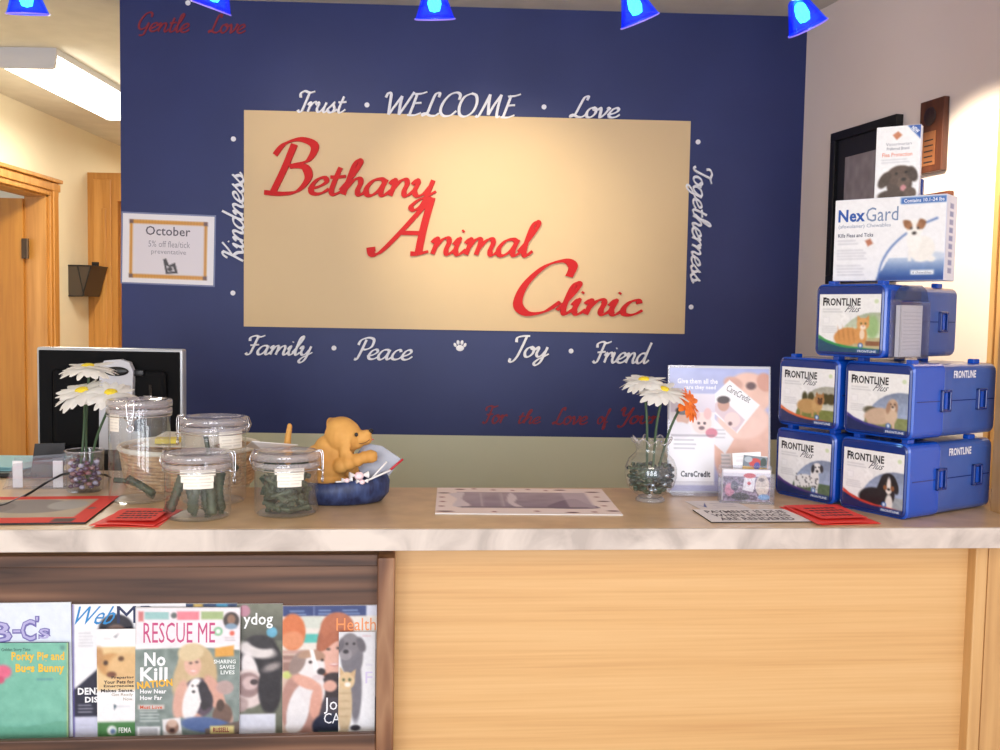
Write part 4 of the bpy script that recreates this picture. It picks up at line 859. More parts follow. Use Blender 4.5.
# ---- flowers and vases
def petal_mesh(L, wd, droop, m):
    b = nb(); n = 7; rows = []
    for i in range(n+1):
        f = i/n; ww = wd*(math.sin(math.pi*min(1, f*.8+.13))**.75)*(1 if f < .93 else .62); z = .10*L*f-droop*L*f*f
        rows.append([b.verts.new((L*(.12+.88*f), ww*k, z-abs(k)*.12*ww*2)) for k in (-1, 0, 1)])
    for A, B in zip(rows, rows[1:]):
        for k in (0, 1): b.faces.new((A[k], B[k], B[k+1], A[k+1]))
    me = bpy.data.meshes.new('petal'); b.to_mesh(me); b.free(); me.materials.append(m)
    for p in me.polygons: p.use_smooth = True
    return me
def daisy(head, normal, r, base, m, label, grp, n=20, mid=None, cen='yellow'):
    t = thing('gerbera_daisy', label, 'flower', base, 0, grp); h = Vector(head)-Vector(base); nrm = Vector(normal).normalized()
    q = Vector((0, 0, 1)).rotation_difference(nrm); rr = random.Random(int(abs(h.x*1e5)) % 999)
    metas = [petal_mesh(r, r*.18, .34, m), petal_mesh(r*.84, r*.17, .15, m)]
    for lay, me in enumerate(metas):
        for k in range(n-4*lay):
            o = bpy.data.objects.new('petal', me); C.objects.link(o); o.parent = t; o.location = h + nrm*(.002+.003*lay)
            o.rotation_mode = 'QUATERNION'; o.rotation_quaternion = q @ Euler((rr.uniform(-.25, .25), rr.uniform(-.14, .14), (k+rr.uniform(-.2, .2))*2*math.pi/(n-4*lay)+lay*.2)).to_quaternion()
            s = rr.uniform(.88, 1.06); o.scale = (s, s, s)
    b = nb(); ell(b, (0, 0, .004), (r*.24, r*.24, r*.11)); 
    for v in b.verts: v.co = q @ v.co + h
    obj('flower_centre', b, M[cen], t, smooth=True)
    b = nb(); mids = [Vector(mid)-Vector(base)] if mid is not None else []
    tube(b, crom([Vector((0, 0, 0))]+mids+[h-nrm*.02, h], 6), .0030, 8)
    bmesh.ops.create_cone(b, cap_ends=True, segments=12, radius1=.003, radius2=r*.22, depth=.012, matrix=Matrix.Translation(h-nrm*.005) @ q.to_matrix().to_4x4())
    obj('stem', b, M['leafgreen'], t, smooth=True); return t
# right: round fluted bowl
VB = ctr(652, 503); VB = Vector((VB.x, VB.y+.03, CZ)); vy = VB.y
VS = thing('glass_bowl_vase', 'round clear glass vase with wavy rim holding daisies and green beads', 'vase', VB)
prof = [(0, .004), (.024, .003), (.030, .0), (.033, .003), (.026, .012), (.040, .020), (.054, .036), (.0605, .058), (.060, .078), (.052, .098), (.040, .110), (.034, .118), (.036, .128), (.043, .142)]
b = nb(); lathe(b, prof, 64)
for v in b.verts:
    if v.co.z > .115:
        a = math.atan2(v.co.y, v.co.x); k = (v.co.z-.115)/.027; v.co.z += .007*math.sin(a*8)*k; f = 1+.14*math.sin(a*8+.6)*k; v.co.x *= f; v.co.y *= f
obj('bowl', b, M['glass'], VS, smooth=True)
b = nb(); tube(b, [((.043*(1+.14*math.sin(a*8+.6)))*math.cos(a), (.043*(1+.14*math.sin(a*8+.6)))*math.sin(a), .142+.007*math.sin(a*8)) for a in [j*math.pi/48 for j in range(96)]], .0016, 6, True); obj('wavy_rim', b, M['rimglass'], VS, smooth=True)
b = nb(); lathe(b, [(.024, .0), (.034, .0), (.034, .004), (.027, .011), (.024, .008)], 40); obj('foot', b, M['rimglass'], VS, smooth=True)
bead_cols = {'green glass bead': mat('green_glass_bead', (10, 60, 40), .05, coat=1), 'teal glass bead': mat('dark_teal_bead', (22, 44, 54), .05, coat=1), 'clear glass bead': mat('clear_glass_bead', (190, 204, 220), .04, coat=1, metal=.8)}
def beads(center, rmaxf, z0, z1, kinds, n, r, label, grp, seed, side=None):
    rr = random.Random(seed); P_ = []; meshes = {}
    tries = 0
    while len(P_) < n and tries < 9000:
        tries += 1; z = rr.uniform(z0, z1); R_ = rmaxf(z)-r; a = rr.uniform(0, 6.28); q = R_*math.sqrt(rr.uniform(.45, 1)); p = Vector((q*math.cos(a), q*math.sin(a), z))
        if R_ < 0 or any((p-o).length < r*1.75 for o in P_): continue
        P_.append(p); kn, mm = kinds(p, rr)
        if kn not in meshes:
            b = nb(); bmesh.ops.create_icosphere(b, subdivisions=2, radius=r); me = bpy.data.meshes.new('glass_bead'); b.to_mesh(me); b.free(); me.materials.append(mm)
            for f in me.polygons: f.use_smooth = True
            meshes[kn] = me
        o = bpy.data.objects.new('glass_bead', meshes[kn]); C.objects.link(o); o.location = Vector(center)+p; o.scale = (1, 1, .8); tag(o, kn+' '+label, 'bead', kn+'s '+grp)
def rvase(z):
    for (r0, z0), (r1, z1) in zip(prof[4:], prof[5:]):
        if z0 <= z <= z1: return (r0+(r1-r0)*(z-z0)/(z1-z0))-.003
    return .02
def kd(p, rr):
    if p.y < 0 and abs(p.x-.008) < .026 and p.z < .066 and rr.random() < .6: k = 'clear glass bead'
    elif p.x < -.01 or rr.random() < .35: k = 'green glass bead'
    else: k = 'teal glass bead'
    return k, bead_cols[k]
beads(VB, rvase, .022, .082, kd, 130, .0068, 'in the round vase', 'in the round vase', 4)
g1 = 'daisies in the round vase'
daisy(at_y(644, 381, vy+.0), (-.10, -.20, 1), .057, VB+Vector((-.008, .005, .03)), M['petalw'], 'white daisy nearly edge-on, left one in the round vase', g1, mid=at_y(647, 425, vy))
daisy(at_y(663, 391, vy-.02), (.08, -.26, 1), .062, VB+Vector((.002, -.01, .03)), M['petalw'], 'white daisy in front, between the left daisy and the orange one', g1, mid=at_y(656, 430, vy-.01))
daisy(at_y(688, 403, vy+.0), (.75, -.55, .55), .044, VB+Vector((.008, 0, .03)), M['petalo'], 'orange daisy leaning right in the round vase', g1, mid=at_y(668, 435, vy), cen='petalo')
# left: straight glass cup
VL = ctr(85, 494); VL = Vector((at_y(85, 490, VL.y+.038).x, VL.y+.038, CZ)); vly = VL.y
V2 = thing('glass_cup_vase', 'small straight glass cup with purple beads holding daisies at the left', 'vase', VL)
b = nb(); lathe(b, [(0, .003), (.036, 0), (.040, .004), (.043, .095)], 44); obj('cup', b, M['glass'], V2, smooth=True)
b = nb(); tube(b, [(.043*math.cos(a), .043*math.sin(a), .0955) for a in [j*math.pi/20 for j in range(40)]], .0016, 6, True); obj('rim', b, M['rimglass'], V2, smooth=True)
pc = {'purple glass bead': mat('purple_bead', (84, 62, 96), .06, coat=1), 'rosy glass bead': mat('rosy_bead', (150, 106, 112), .06, coat=1), 'pale glass bead': mat('pale_bead', (176, 172, 200), .05, coat=1)}
def kd2(p, rr): k = rr.choice(['purple glass bead', 'purple glass bead', 'rosy glass bead', 'pale glass bead']); return k, pc[k]
beads(VL, lambda z: .0375, .012, .070, kd2, 90, .0068, 'in the cup vase at left', 'in the cup vase', 9)
g2 = 'white daisies in the cup vase'
daisy(at_y(88, 368, vly+.01), (-.02, -.14, 1), .066, VL+Vector((0, .012, .02)), M['petalw'], 'topmost white daisy, seen nearly edge-on against the monitor', g2, mid=at_y(86, 430, vly+.01))
daisy(at_y(82, 392, vly-.02), (-.12, -.38, 1), .066, VL+Vector((-.01, -.008, .02)), M['petalw'], 'white daisy at left of the cup vase with its yellow centre showing', g2, mid=at_y(84, 430, vly))
daisy(at_y(111, 394, vly-.03), (.15, -.40, 1), .062, VL+Vector((.012, -.008, .02)), M['petalw'], 'white daisy beside the tallest canister leaning right', g2, mid=at_y(96, 440, vly-.01))

# ---- credit leaflet stand (painted in the photograph's own pixels)
a = Art(669, 366, 770, 495, (176, 176, 214), 1.0)
a.grad(669, 366, 770, 440, (168, 176, 220), (190, 186, 216))
a.e(750, 392, 24, 22, (226, 186, 170), 10, 2.5); a.e(748, 450, 34, 44, (222, 178, 162), 8, 2.5); a.e(766, 380, 8, 10, (204, 150, 132), -20, 2); a.e(734, 382, 10, 7, (204, 158, 142), 20, 2)
a.e(752, 384, 5, 4, (96, 70, 70), 0, 2); a.e(744, 420, 26, 20, (232, 196, 184), 0, 3); a.noise(5, 5, 3)
a.p([(730, 378), (761, 404), (738, 434), (704, 404)], (238, 236, 240)); a.p([(706, 410), (735, 440), (726, 456), (700, 432)], (232, 230, 236)); a.lines(716, 430, 728, 3, 4, (170, 166, 176))
a.p([(721, 396), (746, 420), (737, 433), (712, 408)], (214, 192, 200)); a.e(724, 404, 6, 7, (196, 150, 132)); a.e(724, 399, 6.5, 4, (70, 52, 50)); a.e(733, 420, 8, 8, (232, 206, 204)); a.e(731, 424, 2, 2, (110, 80, 84))
a.t('CareCredit', 726, 389, 753, 396, (90, 84, 90), .0, 0, 30)
a.r(668, 393, 715, 489, (236, 234, 240)); a.r(671, 394, 715, 437, (232, 226, 230)); a.grad(671, 394, 715, 412, (226, 220, 232), (216, 206, 220))
a.e(683, 418, 7, 8.5, (208, 160, 138)); a.e(683, 411, 7.5, 4.5, (64, 46, 44)); a.e(680, 432, 12, 9, (226, 222, 230)); a.e(702, 424, 10, 11, (238, 212, 208)); a.e(696, 415, 4, 5, (226, 184, 184)); a.e(708, 414, 4, 6, (226, 184, 184)); a.e(699, 424, 1.5, 1.5, (70, 50, 56)); a.e(705, 424, 1.5, 1.5, (70, 50, 56)); a.e(702, 429, 3, 2, (110, 80, 84)); a.e(712, 434, 6, 5, (206, 120, 140)); a.r(671, 436, 715, 438, (110, 100, 116), .5)
a.lines(674, 441, 700, 3, 4.4, (150, 148, 160), .7, 1.5); a.t('CareCredit', 681, 474, 711, 480.5, (50, 48, 60), .04)
a.t('Give them all the', 677, 377, 718, 382.5, (236, 236, 246), .03); a.t('care they need', 684, 384, 716, 389.5, (236, 236, 246), .03)
a.r(722, 455, 733, 472, (224, 222, 228), .8); a.lines(722, 457, 733, 4, 4, (150, 150, 160), .6)
cs = at_y(720, 494, 2.33); SW, SH = 101*2.35/970, .300
CS = thing('leaflet_stand', 'upright clear leaflet stand with pet credit poster between the vase and blue cases', 'leaflet stand', (cs.x, cs.y, CZ), .03)
def lean(k): return (-k, 0, 0)
a.build('poster', SW, SH, M['gloss'], CS, loc=(0, .030, SH/2+.006), rot=lean(.10))
b = nb(); box(b, -SW/2-.004, SW/2+.004, .0008, .003, -SH/2-.004, SH/2+.006); o = obj('back_panel', b, M['greyplastic'], CS, loc=(0, .030, SH/2+.006), rot=lean(.10))
b = nb(); frame_bar(b, -SW/2-.004, SW/2+.004, -SH/2-.004, SH/2+.006, .003, -.004, .001); obj('acrylic_edge', b, M['acrylic'], CS, loc=(0, .030, SH/2+.006), rot=lean(.10))
b = nb(); box(b, -SW/2, SW/2, -.03, .05, 0, .003); box(b, -SW/2, SW/2, -.012, -.010, .003, .035); obj('foot', b, M['acrylic'], CS)
# ---- business card holder
bh = ctr(747, 504)
BH = thing('card_holder', 'small clear card holder in front of the leaflet stand', 'card holder', (bh.x, bh.y+.01, CZ), -.08)
b = nb(); box(b, -.062, .062, -.012, -.010, 0, .072); box(b, -.062, .062, .022, .024, 0, .085); box(b, -.062, .062, -.012, .024, 0, .002); box(b, -.062, -.060, -.012, .024, 0, .06); box(b, .060, .062, -.012, .024, 0, .06)
obj('holder', b, M['acrylic'], BH)
for k in range(3):
    a = Art(724, 471, 772, 504, (232, 228, 236), .6)
    if k == 0:
        a.r(724, 478, 772, 504, (120, 100, 124)); a.noise(60, 3, 7, (724, 479, 772, 504)); a.e(731, 492, 5, 7, (206, 130, 156)); a.e(736, 488, 4, 5, (60, 50, 80)); a.p([(746, 477), (757, 479), (755, 494), (744, 492)], (244, 240, 244)); a.e(750.5, 485, 1.8, 1.8, (200, 30, 40)); a.e(751, 477, 6, 2.5, (206, 40, 50)); a.e(764, 487, 7, 11, (222, 206, 190)); a.e(763, 481, 3, 2, (120, 100, 90)); a.e(742, 499, 9, 4, (30, 26, 34)); a.e(766, 499, 6, 3, (120, 170, 220)); a.noise(25, 2, 9, (724, 479, 772, 504))
    t = thing('appointment_card', ['colourful animal card in front of the small clear holder', 'white card standing in the small clear holder', 'white card at the very back of the small clear holder'][k], 'card', (bh.x, bh.y+.01+.006*k, CZ), -.08)
    boxo('card_stock', -.054, .054, .0005, .0025, .004, .078, M['paper'], t); a.build('printed_face', .108, .074, M['gloss'], t, loc=(0, 0, .041))
a = Art(743, 456, 767, 473, (110, 120, 130), .5); a.r(743, 467, 767, 473, (226, 176, 50)); a.e(755, 463, 6, 5, (196, 50, 40)); a.e(757, 466, 3, 4, (60, 60, 150)); a.e(748, 460, 4, 3, (170, 180, 190)); a.e(763, 462, 3, 5, (40, 60, 50)); a.e(764, 470, 3, 2, (40, 30, 30))
o = thing('photo_card', 'small colour photo card standing up behind the cards in the clear holder', 'card', at_y(755, 464.5, bh.y+.033), -.08); b = nb(); boxo('card_stock', -.028, .028, .0005, .002, -.045, .0195, M['paper'], o); a.build('printed_face', .056, .039, M['gloss'], o, rot=(0, .08, 0))
o = thing('blank_card', 'white card sticking up behind the colour photo card', 'card', at_y(747, 463, bh.y+.037), -.08); boxo('card_stock', -.033, .033, .0005, .002, -.06, .025, M['paper'], o, rot=(0, -.08, 0))
a = Art(0, 0, 66, 40, (240, 238, 240), 4); a.lines(8, 8, 30, 3, 6, (170, 166, 176)); a.build('printed_face', .064, .04, M['gloss'], o, loc=(0, 0, .004), rot=(0, -.08, 0))

# ================================================================ BLUE DISPLAY CASES
CW, CD, CH = .176, .315, .1645      # front width, depth, height
def case_art(kind):
    a = Art(0, 0, 100, 90, (238, 238, 240), 1.15)
    sw = {'terrier': (232, 96, 40), 'spaniel': (50, 44, 140), 'dalmatian': (74, 40, 128), 'bernese': (214, 48, 36), 'cat': (36, 150, 70)}[kind]
    dark = {'cat': (14, 70, 110)}.get(kind, (16, 34, 96))
    sky = {'cat': (206, 220, 190), 'terrier': (206, 206, 190)}.get(kind, (150, 168, 206))
    cx, cy, R = 92, 92, 64
    a.e(cx, cy, R+1.5, R+1.5, (226, 228, 232)); a.e(cx, cy, R, R, sky)
    m = ((a.X-cx)**2+(a.Y-cy)**2) < R*R
    gy = np.clip((a.Y-30)/30, 0, 1); a.I[m] = (np.array(sky)*(gy[m][:, None])+np.array([min(255, c*.82) for c in sky])*(1-gy[m][:, None]))
    grass = {'cat': (190, 176, 130), 'spaniel': (130, 140, 80), 'dalmatian': (86, 110, 80), 'bernese': (150, 160, 170), 'terrier': (120, 130, 60)}[kind]
    gm = (m & (a.Y > 66)); a.I[gm] = grass; a.noise(10, 3, 2, (36, 30, 100, 80))
    if kind == 'terrier':
        for x, r_ in ((46, 5), (58, 6), (84, 8), (95, 8)): a.e(x, 48, r_, 9, (70, 66, 34), 0, 2)
        f = (196, 148, 84); a.e(52, 62, 20, 12, f, 0, 2); a.e(70, 58, 10, 13, (206, 160, 96), 0, 2); a.e(74, 50, 9, 9, (182, 124, 66), 0, 1.6); a.p([(66, 43), (69, 37), (72, 44)], (170, 110, 56)); a.p([(77, 43), (81, 37), (82, 45)], (170, 110, 56)); a.e(75, 53, 4.5, 5, (90, 56, 36)); a.e(72, 48, 1.3, 1.3, (30, 20, 20)); a.e(78, 48, 1.3, 1.3, (30, 20, 20)); a.r(38, 68, 42, 78, f); a.r(60, 68, 64, 79, f); a.r(70, 68, 74, 80, f)
    if kind == 'spaniel':
        a.e(40, 58, 12, 6, (90, 84, 60), 0, 2); f = (206, 172, 144); a.e(54, 66, 24, 13, f, -6, 2); a.e(74, 62, 10, 15, (218, 186, 156), 0, 2); a.e(76, 47, 8, 9, (206, 168, 138), 0, 1.5); a.e(69, 52, 3.5, 9, (170, 126, 98), 10, 1.5); a.e(81, 50, 3, 7, (170, 126, 98), -10, 1.5); a.e(77, 52, 3.5, 4, (226, 200, 180)); a.e(76, 50, 1.8, 1.5, (50, 36, 36)); a.e(73, 46, 1, 1, (40, 30, 30)); a.e(79, 46, 1, 1, (40, 30, 30)); a.r(36, 70, 42, 86, f); a.r(68, 72, 73, 88, (214, 180, 152)); a.r(76, 72, 80, 88, (214, 180, 152))
    if kind == 'dalmatian':
        f = (232, 230, 232); a.e(52, 66, 20, 11, f, -8, 1.5); a.e(72, 58, 8, 18, f, -6, 1.5); a.e(76, 42, 8.5, 8.5, f, 0, 1.5); a.e(68, 44, 3.2, 7, (50, 48, 56), 8); a.e(84, 42, 3.2, 6, (50, 48, 56), -8); a.e(76, 47, 2.4, 2, (40, 38, 44)); a.e(73, 41, 1.2, 1.2, (30, 30, 36)); a.e(79, 40, 1.2, 1.2, (30, 30, 36)); a.r(66, 70, 70, 84, f); a.r(74, 70, 78, 84, f); a.r(34, 68, 40, 80, f)
        r_ = random.Random(2)
        for _ in range(34): a.e(r_.uniform(36, 78), r_.uniform(56, 78), r_.uniform(.7, 1.5), r_.uniform(.7, 1.4), (60, 58, 66))
    if kind == 'bernese':
        k = (30, 26, 32); a.e(52, 70, 24, 14, k, -8, 2); a.e(72, 62, 15, 20, k, 0, 1.5); a.e(76, 44, 13, 13, k, 0, 1.5); a.e(65, 50, 4.5, 11, k, 12); a.e(88, 50, 4.5, 11, k, -12); a.e(77, 50, 3.4, 13, (232, 224, 220), 0, 1.2); a.e(77, 57, 5, 5, (226, 216, 212)); a.e(77, 55, 2.4, 1.8, (20, 18, 22)); a.e(71, 53, 3, 4, (150, 84, 44)); a.e(83, 53, 3, 4, (150, 84, 44)); a.e(78, 76, 6, 13, (228, 220, 216), 0, 1.5); a.e(70, 84, 4, 5, (150, 90, 54)); a.e(72, 46, 1.2, 1.2, (90, 60, 40)); a.e(81, 46, 1.2, 1.2, (90, 60, 40))
    if kind == 'cat':
        a.e(88, 50, 10, 18, (150, 190, 120), 0, 3); f = (224, 148, 72); a.e(48, 66, 22, 14, f, -8, 1.5); a.e(70, 64, 10, 16, f, 0, 1.5); a.e(73, 46, 10, 9.5, (230, 160, 86), 0, 1.3); a.p([(63, 42), (64, 33), (70, 38)], f); a.p([(76, 38), (82, 32), (83, 42)], f)
        for x in (34, 42, 50, 58): a.e(x, 62, 1.3, 9, (190, 112, 48), -10, 1.5, .7)
        a.e(73, 51, 4.5, 3.5, (246, 226, 206)); a.e(70, 45, 1.4, 1.4, (70, 80, 40)); a.e(77, 45, 1.4, 1.4, (70, 80, 40)); a.e(73.5, 49, 1, .8, (190, 90, 80)); a.e(72, 62, 4, 8, (244, 214, 184)); a.r(78, 72, 100, 79, (140, 84, 54))
    a.p([(0, 64), (12, 71), (30, 77), (55, 81), (100, 84), (100, 90), (0, 90)], sw); a.p([(0, 70), (16, 77), (36, 82), (60, 85), (100, 86), (100, 90), (0, 90)], dark)
    a.r(-1, 84, 101, 91, dark); a.r(64, 84.5, 97, 90, (34, 90, 170), .7); a.e(70, 79, 4, 4, (30, 90, 190)); a.e(70, 79, 2, 2.6, (230, 236, 244))
    a.t('FRONTLINE', 6, 6, 68, 18, (24, 22, 34), .03); a.t('F', 6, 5, 11.5, 18, (24, 22, 34), .04); a.t('Plus', 46, 17.5, 68, 28, (110, 110, 120), .01, .35)
    a.lines(6, 23, 44, 2, 4, (150, 150, 160), .55, 1.2); a.r(7, 36, 18, 46, (222, 222, 228)); a.r(8, 37, 17, 45, (242, 242, 246)); a.lines(6, 50, 36, 4, 3.2, (168, 168, 178), .55, 1); a.e(93, 11, 3.4, 3.4, (206, 222, 180)); a.t('FRONTLINE', 66, 86, 95, 89.4, (214, 220, 236), .02)
    return a
def rounded(b, x0, x1, y0, y1, z0, z1, r, seg=4):
    """box with rounded front outline (XZ corners), soft small bevels elsewhere"""
    pts = []
    for cx, cz, a0 in ((x1-r, z1-r, 0), (x0+r, z1-r, 90), (x0+r, z0+r, 180), (x1-r, z0+r, 270)):
        for k in range(seg+1): t = math.radians(a0+90*k/seg); pts.append((cx+r*math.cos(t), cz+r*math.sin(t)))
    e = .0035; mx, mz = (x0+x1)/2, (z0+z1)/2
    sh = lambda p: ((p[0]-mx)*(1-2*e/(x1-x0))+mx, (p[1]-mz)*(1-2*e/(z1-z0))+mz)
    loops = [[b.verts.new((sh(p)[0], y0, sh(p)[1])) for p in pts], [b.verts.new((p[0], y0+e, p[1])) for p in pts], [b.verts.new((p[0], y1-e, p[1])) for p in pts], [b.verts.new((sh(p)[0], y1, sh(p)[1])) for p in pts]]
    n = len(pts)
    b.faces.new(loops[0]); b.faces.new(loops[3][::-1])
    for A, B in zip(loops, loops[1:]):
        for i in range(n): b.faces.new((A[i], B[i], B[(i+1) % n], A[(i+1) % n]))
def make_case(kind, label, corner, ang, side_label=True, latches=((.36, .5), (.80, .5)), top_handle=False):
    """corner: near bottom corner; front face runs left from it, the latch side runs right and back at ang"""
    t = thing('display_case', label, 'display case', corner, ang-math.pi/2, 'blue medicine display cases')
    # local: -Y is out of the front; X to the right; the latch side is x = 0, the case spans x -CW..0, y 0..CD
    cut = CD*.36
    b = nb(); rounded(b, -CW, 0, 0, cut, 0, CH, .016); obj('front_shell', b, M['bluecase'], t)
    b = nb(); rounded(b, -CW+.001, -.0015, cut-.004, CD, .001, CH-.002, .018); obj('rear_shell', b, M['bluecase2'], t)
    b = nb(); rounded(b, -CW+.004, -.004, -.004, .002, .004, CH-.004, .013); obj('front_rim', b, M['bluedark'], t)
    A_ = case_art(kind); A_.build('front_label', CW-.022, CH-.034, M['gloss'], t, photo=1, loc=(-CW/2+.002, -.0052, CH/2-.006))
    b = nb(); box(b, .0, .0016, .012, CD-.012, CH*.5-.001, CH*.5+.001); obj('seam', b, M['bluedark'], t)
    for fy, fz in latches:
        y, z = fy*CD, fz*CH; b = nb(); frame = [(y-.017, z-.024, y-.012, z+.024), (y+.012, z-.024, y+.017, z+.024), (y-.017, z+.019, y+.017, z+.024), (y-.017, z-.024, y+.017, z-.019)]
        for ya, za, yb, zb_ in frame: box(b, -.002, .0065, ya, yb, za, zb_, .001, 1)
        lt = obj('latch', b, M['bluedark'], t); boxo('latch_tab', -.002, .005, y-.004, y+.004, z-.018, z+.018, M['bluecase'], lt, .001)
    if side_label:
        g, gf, _ = glyphs('FRONTLINE', .03); me = bpy.data.meshes.new('side_logo'); me.from_pydata([(.0012, CD*.45+gx*.085, CH*.80+gy*.017) for gx, gy in g], [], gf); o = emit_obj('side_logo', me, M['white'], t); o['label'] = 'white lettering'
    for x, y in ((-CW*.85, .03), (-CW*.15, .03), (-CW*.12, CD*.8), (-CW*.85, CD*.8)): boxo('stacking_tab', x-.008, x+.008, y-.012, y+.012, CH-.003, CH+.008, M['bluecase'], t, .002)
    return t
ang = math.radians(33); sv = Vector((math.cos(ang), math.sin(ang), 0)); fv = Vector((-sv.y, sv.x, 0))
P0 = ctr(907, 521); PI_ = CH+.0085
make_case('bernese', 'blue case with bernese dog label, bottom right of the stack', P0, ang)
make_case('dalmatian', 'blue case with dalmatian label, bottom left of the stack', P0+fv*(CW+.014), ang)
make_case('spaniel', 'blue case with cream spaniel label, middle right of the stack', P0+Vector((0, 0, PI_))+sv*.004, ang)
make_case('terrier', 'blue case with tan terrier label, middle left of the stack', P0+fv*(CW+.012)+Vector((0, 0, PI_)), ang)
ZT = CZ+2*PI_
a3 = math.radians(38); tc = at_y(884, 355, 2.13); s3 = Vector((math.cos(a3), math.sin(a3), 0)); f3 = Vector((-s3.y, s3.x, 0)); T0 = Vector((tc.x, 2.13, ZT))
make_case('cat', 'blue case with orange cat label on top of the stack', T0, a3, False, ((.78, .5),))
# clear slip dispenser against the top case
SDp = T0+s3*.012+Vector((s3.y, -s3.x, 0))*.014
t = thing('slip_dispenser', 'clear plastic holder with white lined slips against the top blue case', 'slip holder', SDp, a3)
b = nb(); box(b, 0, .125, -.014, -.012, 0, .125); box(b, 0, .125, .009, .011, 0, .15); box(b, 0, .125, -.014, .011, 0, .003); box(b, 0, .002, -.014, .011, 0, .13); box(b, .123, .125, -.014, .011, 0, .13)
obj('holder', b, clear('smoky_acrylic', (248, 248, 250), body=.06, bodycol=(150, 150, 165)), t)
b = nb(); prism(b, crom([(.015, 0, .13), (.035, 0, .155), (.065, 0, .163), (.10, 0, .157), (.118, 0, .13)], 4) and [(.012, .128), (.022, .15), (.045, .162), (.085, .163), (.108, .152), (.118, .128)], -.013, .010); obj('top_grip', b, clear('smoky_acrylic_grip', (220, 224, 235), body=.3, bodycol=(90, 110, 150)), t)
a = Art(0, 0, 60, 80, (240, 240, 244)); 
for k in range(11): a.r(4, 8+k*6, 56, 9+k*6, (190, 192, 204), .7)
boxo('slip_stack', .016, .102, -.008, .006, .004, .118, M['paper'], t); a.build('top_slip', .084, .108, M['print'], t, loc=(.059, -.0085, .060))

# ================================================================ CARTONS ON TOP
def carton(name, label, base, rotz, W, D, H, a, side_col, side_art=None, grp=None):
    t = thing(name, label, 'box', base, rotz); b = nb(); box(b, -W/2, W/2, 0, D, 0, H, .0015, 1); obj('carton', b, mat(name+'_card', side_col, .5), t)
    a.build('front_print', W-.002, H-.002, M['gloss'], t, photo=1, loc=(0, -.0006, H/2))
    if side_art: side_art.build('side_print', D-.002, H-.002, M['gloss'], t, loc=(W/2+.0006, D/2, H/2), rot=(0, 0, math.pi/2))
    return t
a = Art(832, 197, 941, 281, (238, 238, 244), 1.0)
a.p([(876, 281), (884, 262), (898, 258), (915, 257), (941, 256), (941, 281)], (60, 110, 190)); a.grad(878, 266, 941, 281, (70, 126, 204), (20, 66, 150), 0)
m = (a.Y > 258) & (a.X > 876+(281-a.Y)*.55); tt = np.clip((a.Y-256)/22, 0, 1)[..., None]; a.I = np.where(m[..., None], np.array((206, 220, 240))*(1-tt)+np.array((16, 66, 156))*tt, np.where((a.Y > 256)[..., None], np.array((238., 238, 244)), a.I))
import itertools
pts = [(878, 279), (882, 262), (890, 248), (902, 236), (916, 227), (933, 220)]
pp = crom([(x, y, 0) for x, y in pts], 10)
for q in pp: a.e(q.x, q.y, 1.0, 1.0, (70, 110, 190), 0, 1)
a.e(927, 257, 17, 4, (190, 204, 228), 0, 2)
a.e(920, 250, 12, 13, (240, 236, 232), 10, 1.4); a.e(912, 240, 7, 12, (246, 242, 240), 0, 1.4); a.e(912, 229, 8.5, 8, (244, 240, 236), 0, 1.2)
a.p([(903, 228), (901, 221), (908, 222), (909, 229)], (150, 92, 56), smooth=3); a.p([(915, 227), (917, 220), (923, 223), (920, 230)], (150, 92, 56), smooth=3); a.e(907, 227, 3, 3.5, (168, 108, 70)); a.e(917, 227, 3, 3.5, (168, 108, 70)); a.e(912, 234, 2, 1.6, (36, 30, 34)); a.e(909, 229, 1.1, 1.1, (30, 26, 30)); a.e(915.5, 229, 1.1, 1.1, (30, 26, 30)); a.r(907, 250, 910, 262, (240, 236, 234)); a.r(914, 250, 917.5, 262, (240, 236, 234)); a.e(929, 260, 4, 3, (240, 236, 234))
a.t('Nex', 835.5, 207, 863, 220, (34, 84, 170), .03); a.t('Gard', 864, 206, 896, 220.5, (120, 140, 176), .0); a.t('(afoxolaner) Chewables', 836, 222.5, 889, 227.5, (136, 148, 176), .0); a.t('Kills Fleas and Ticks', 836, 232, 872, 236, (60, 66, 96), .015)
a.p([(864, 240), (869, 238), (872, 243), (867, 246)], (190, 106, 76)); a.lines(836, 239, 860, 2, 3.2, (150, 150, 170), .6, 1); a.lines(836, 249, 870, 4, 3, (160, 160, 178), .6, 1); a.lines(836, 265, 868, 4, 3.2, (160, 160, 178), .6, 1)
a.r(898, 198, 941, 204.5, (44, 104, 196)); a.t('Contains 10.1-24 lbs', 901, 199.5, 939, 203.2, (230, 236, 246), .02); a.r(910, 271, 932, 275.5, (232, 236, 244)); a.t('6 chewables', 912, 272.3, 930, 274.6, (90, 100, 130), 0)
sa = Art(0, 0, 14, 84, (214, 218, 238), .8); sa.t('NexGard', -22+4, 38, 30+4-2, 45, (40, 70, 160), .02, 0, -90) if False else None
for k in range(9): sa.r(4, 8+k*8, 9, 13+k*8, (60, 80, 160), .75)
NZ = ZT+CH+.0085; nb0 = at_y(886, 280, 2.19)
NX = Vector((nb0.x, 2.19, NZ)); 
carton('chewables_carton', 'white flea and tick chewables box with small terrier, on the top blue case', NX, math.radians(-41), .246, .072, .186, a, (216, 218, 236), sa)
a = Art(875, 125, 916, 196, (238, 238, 242), .8)
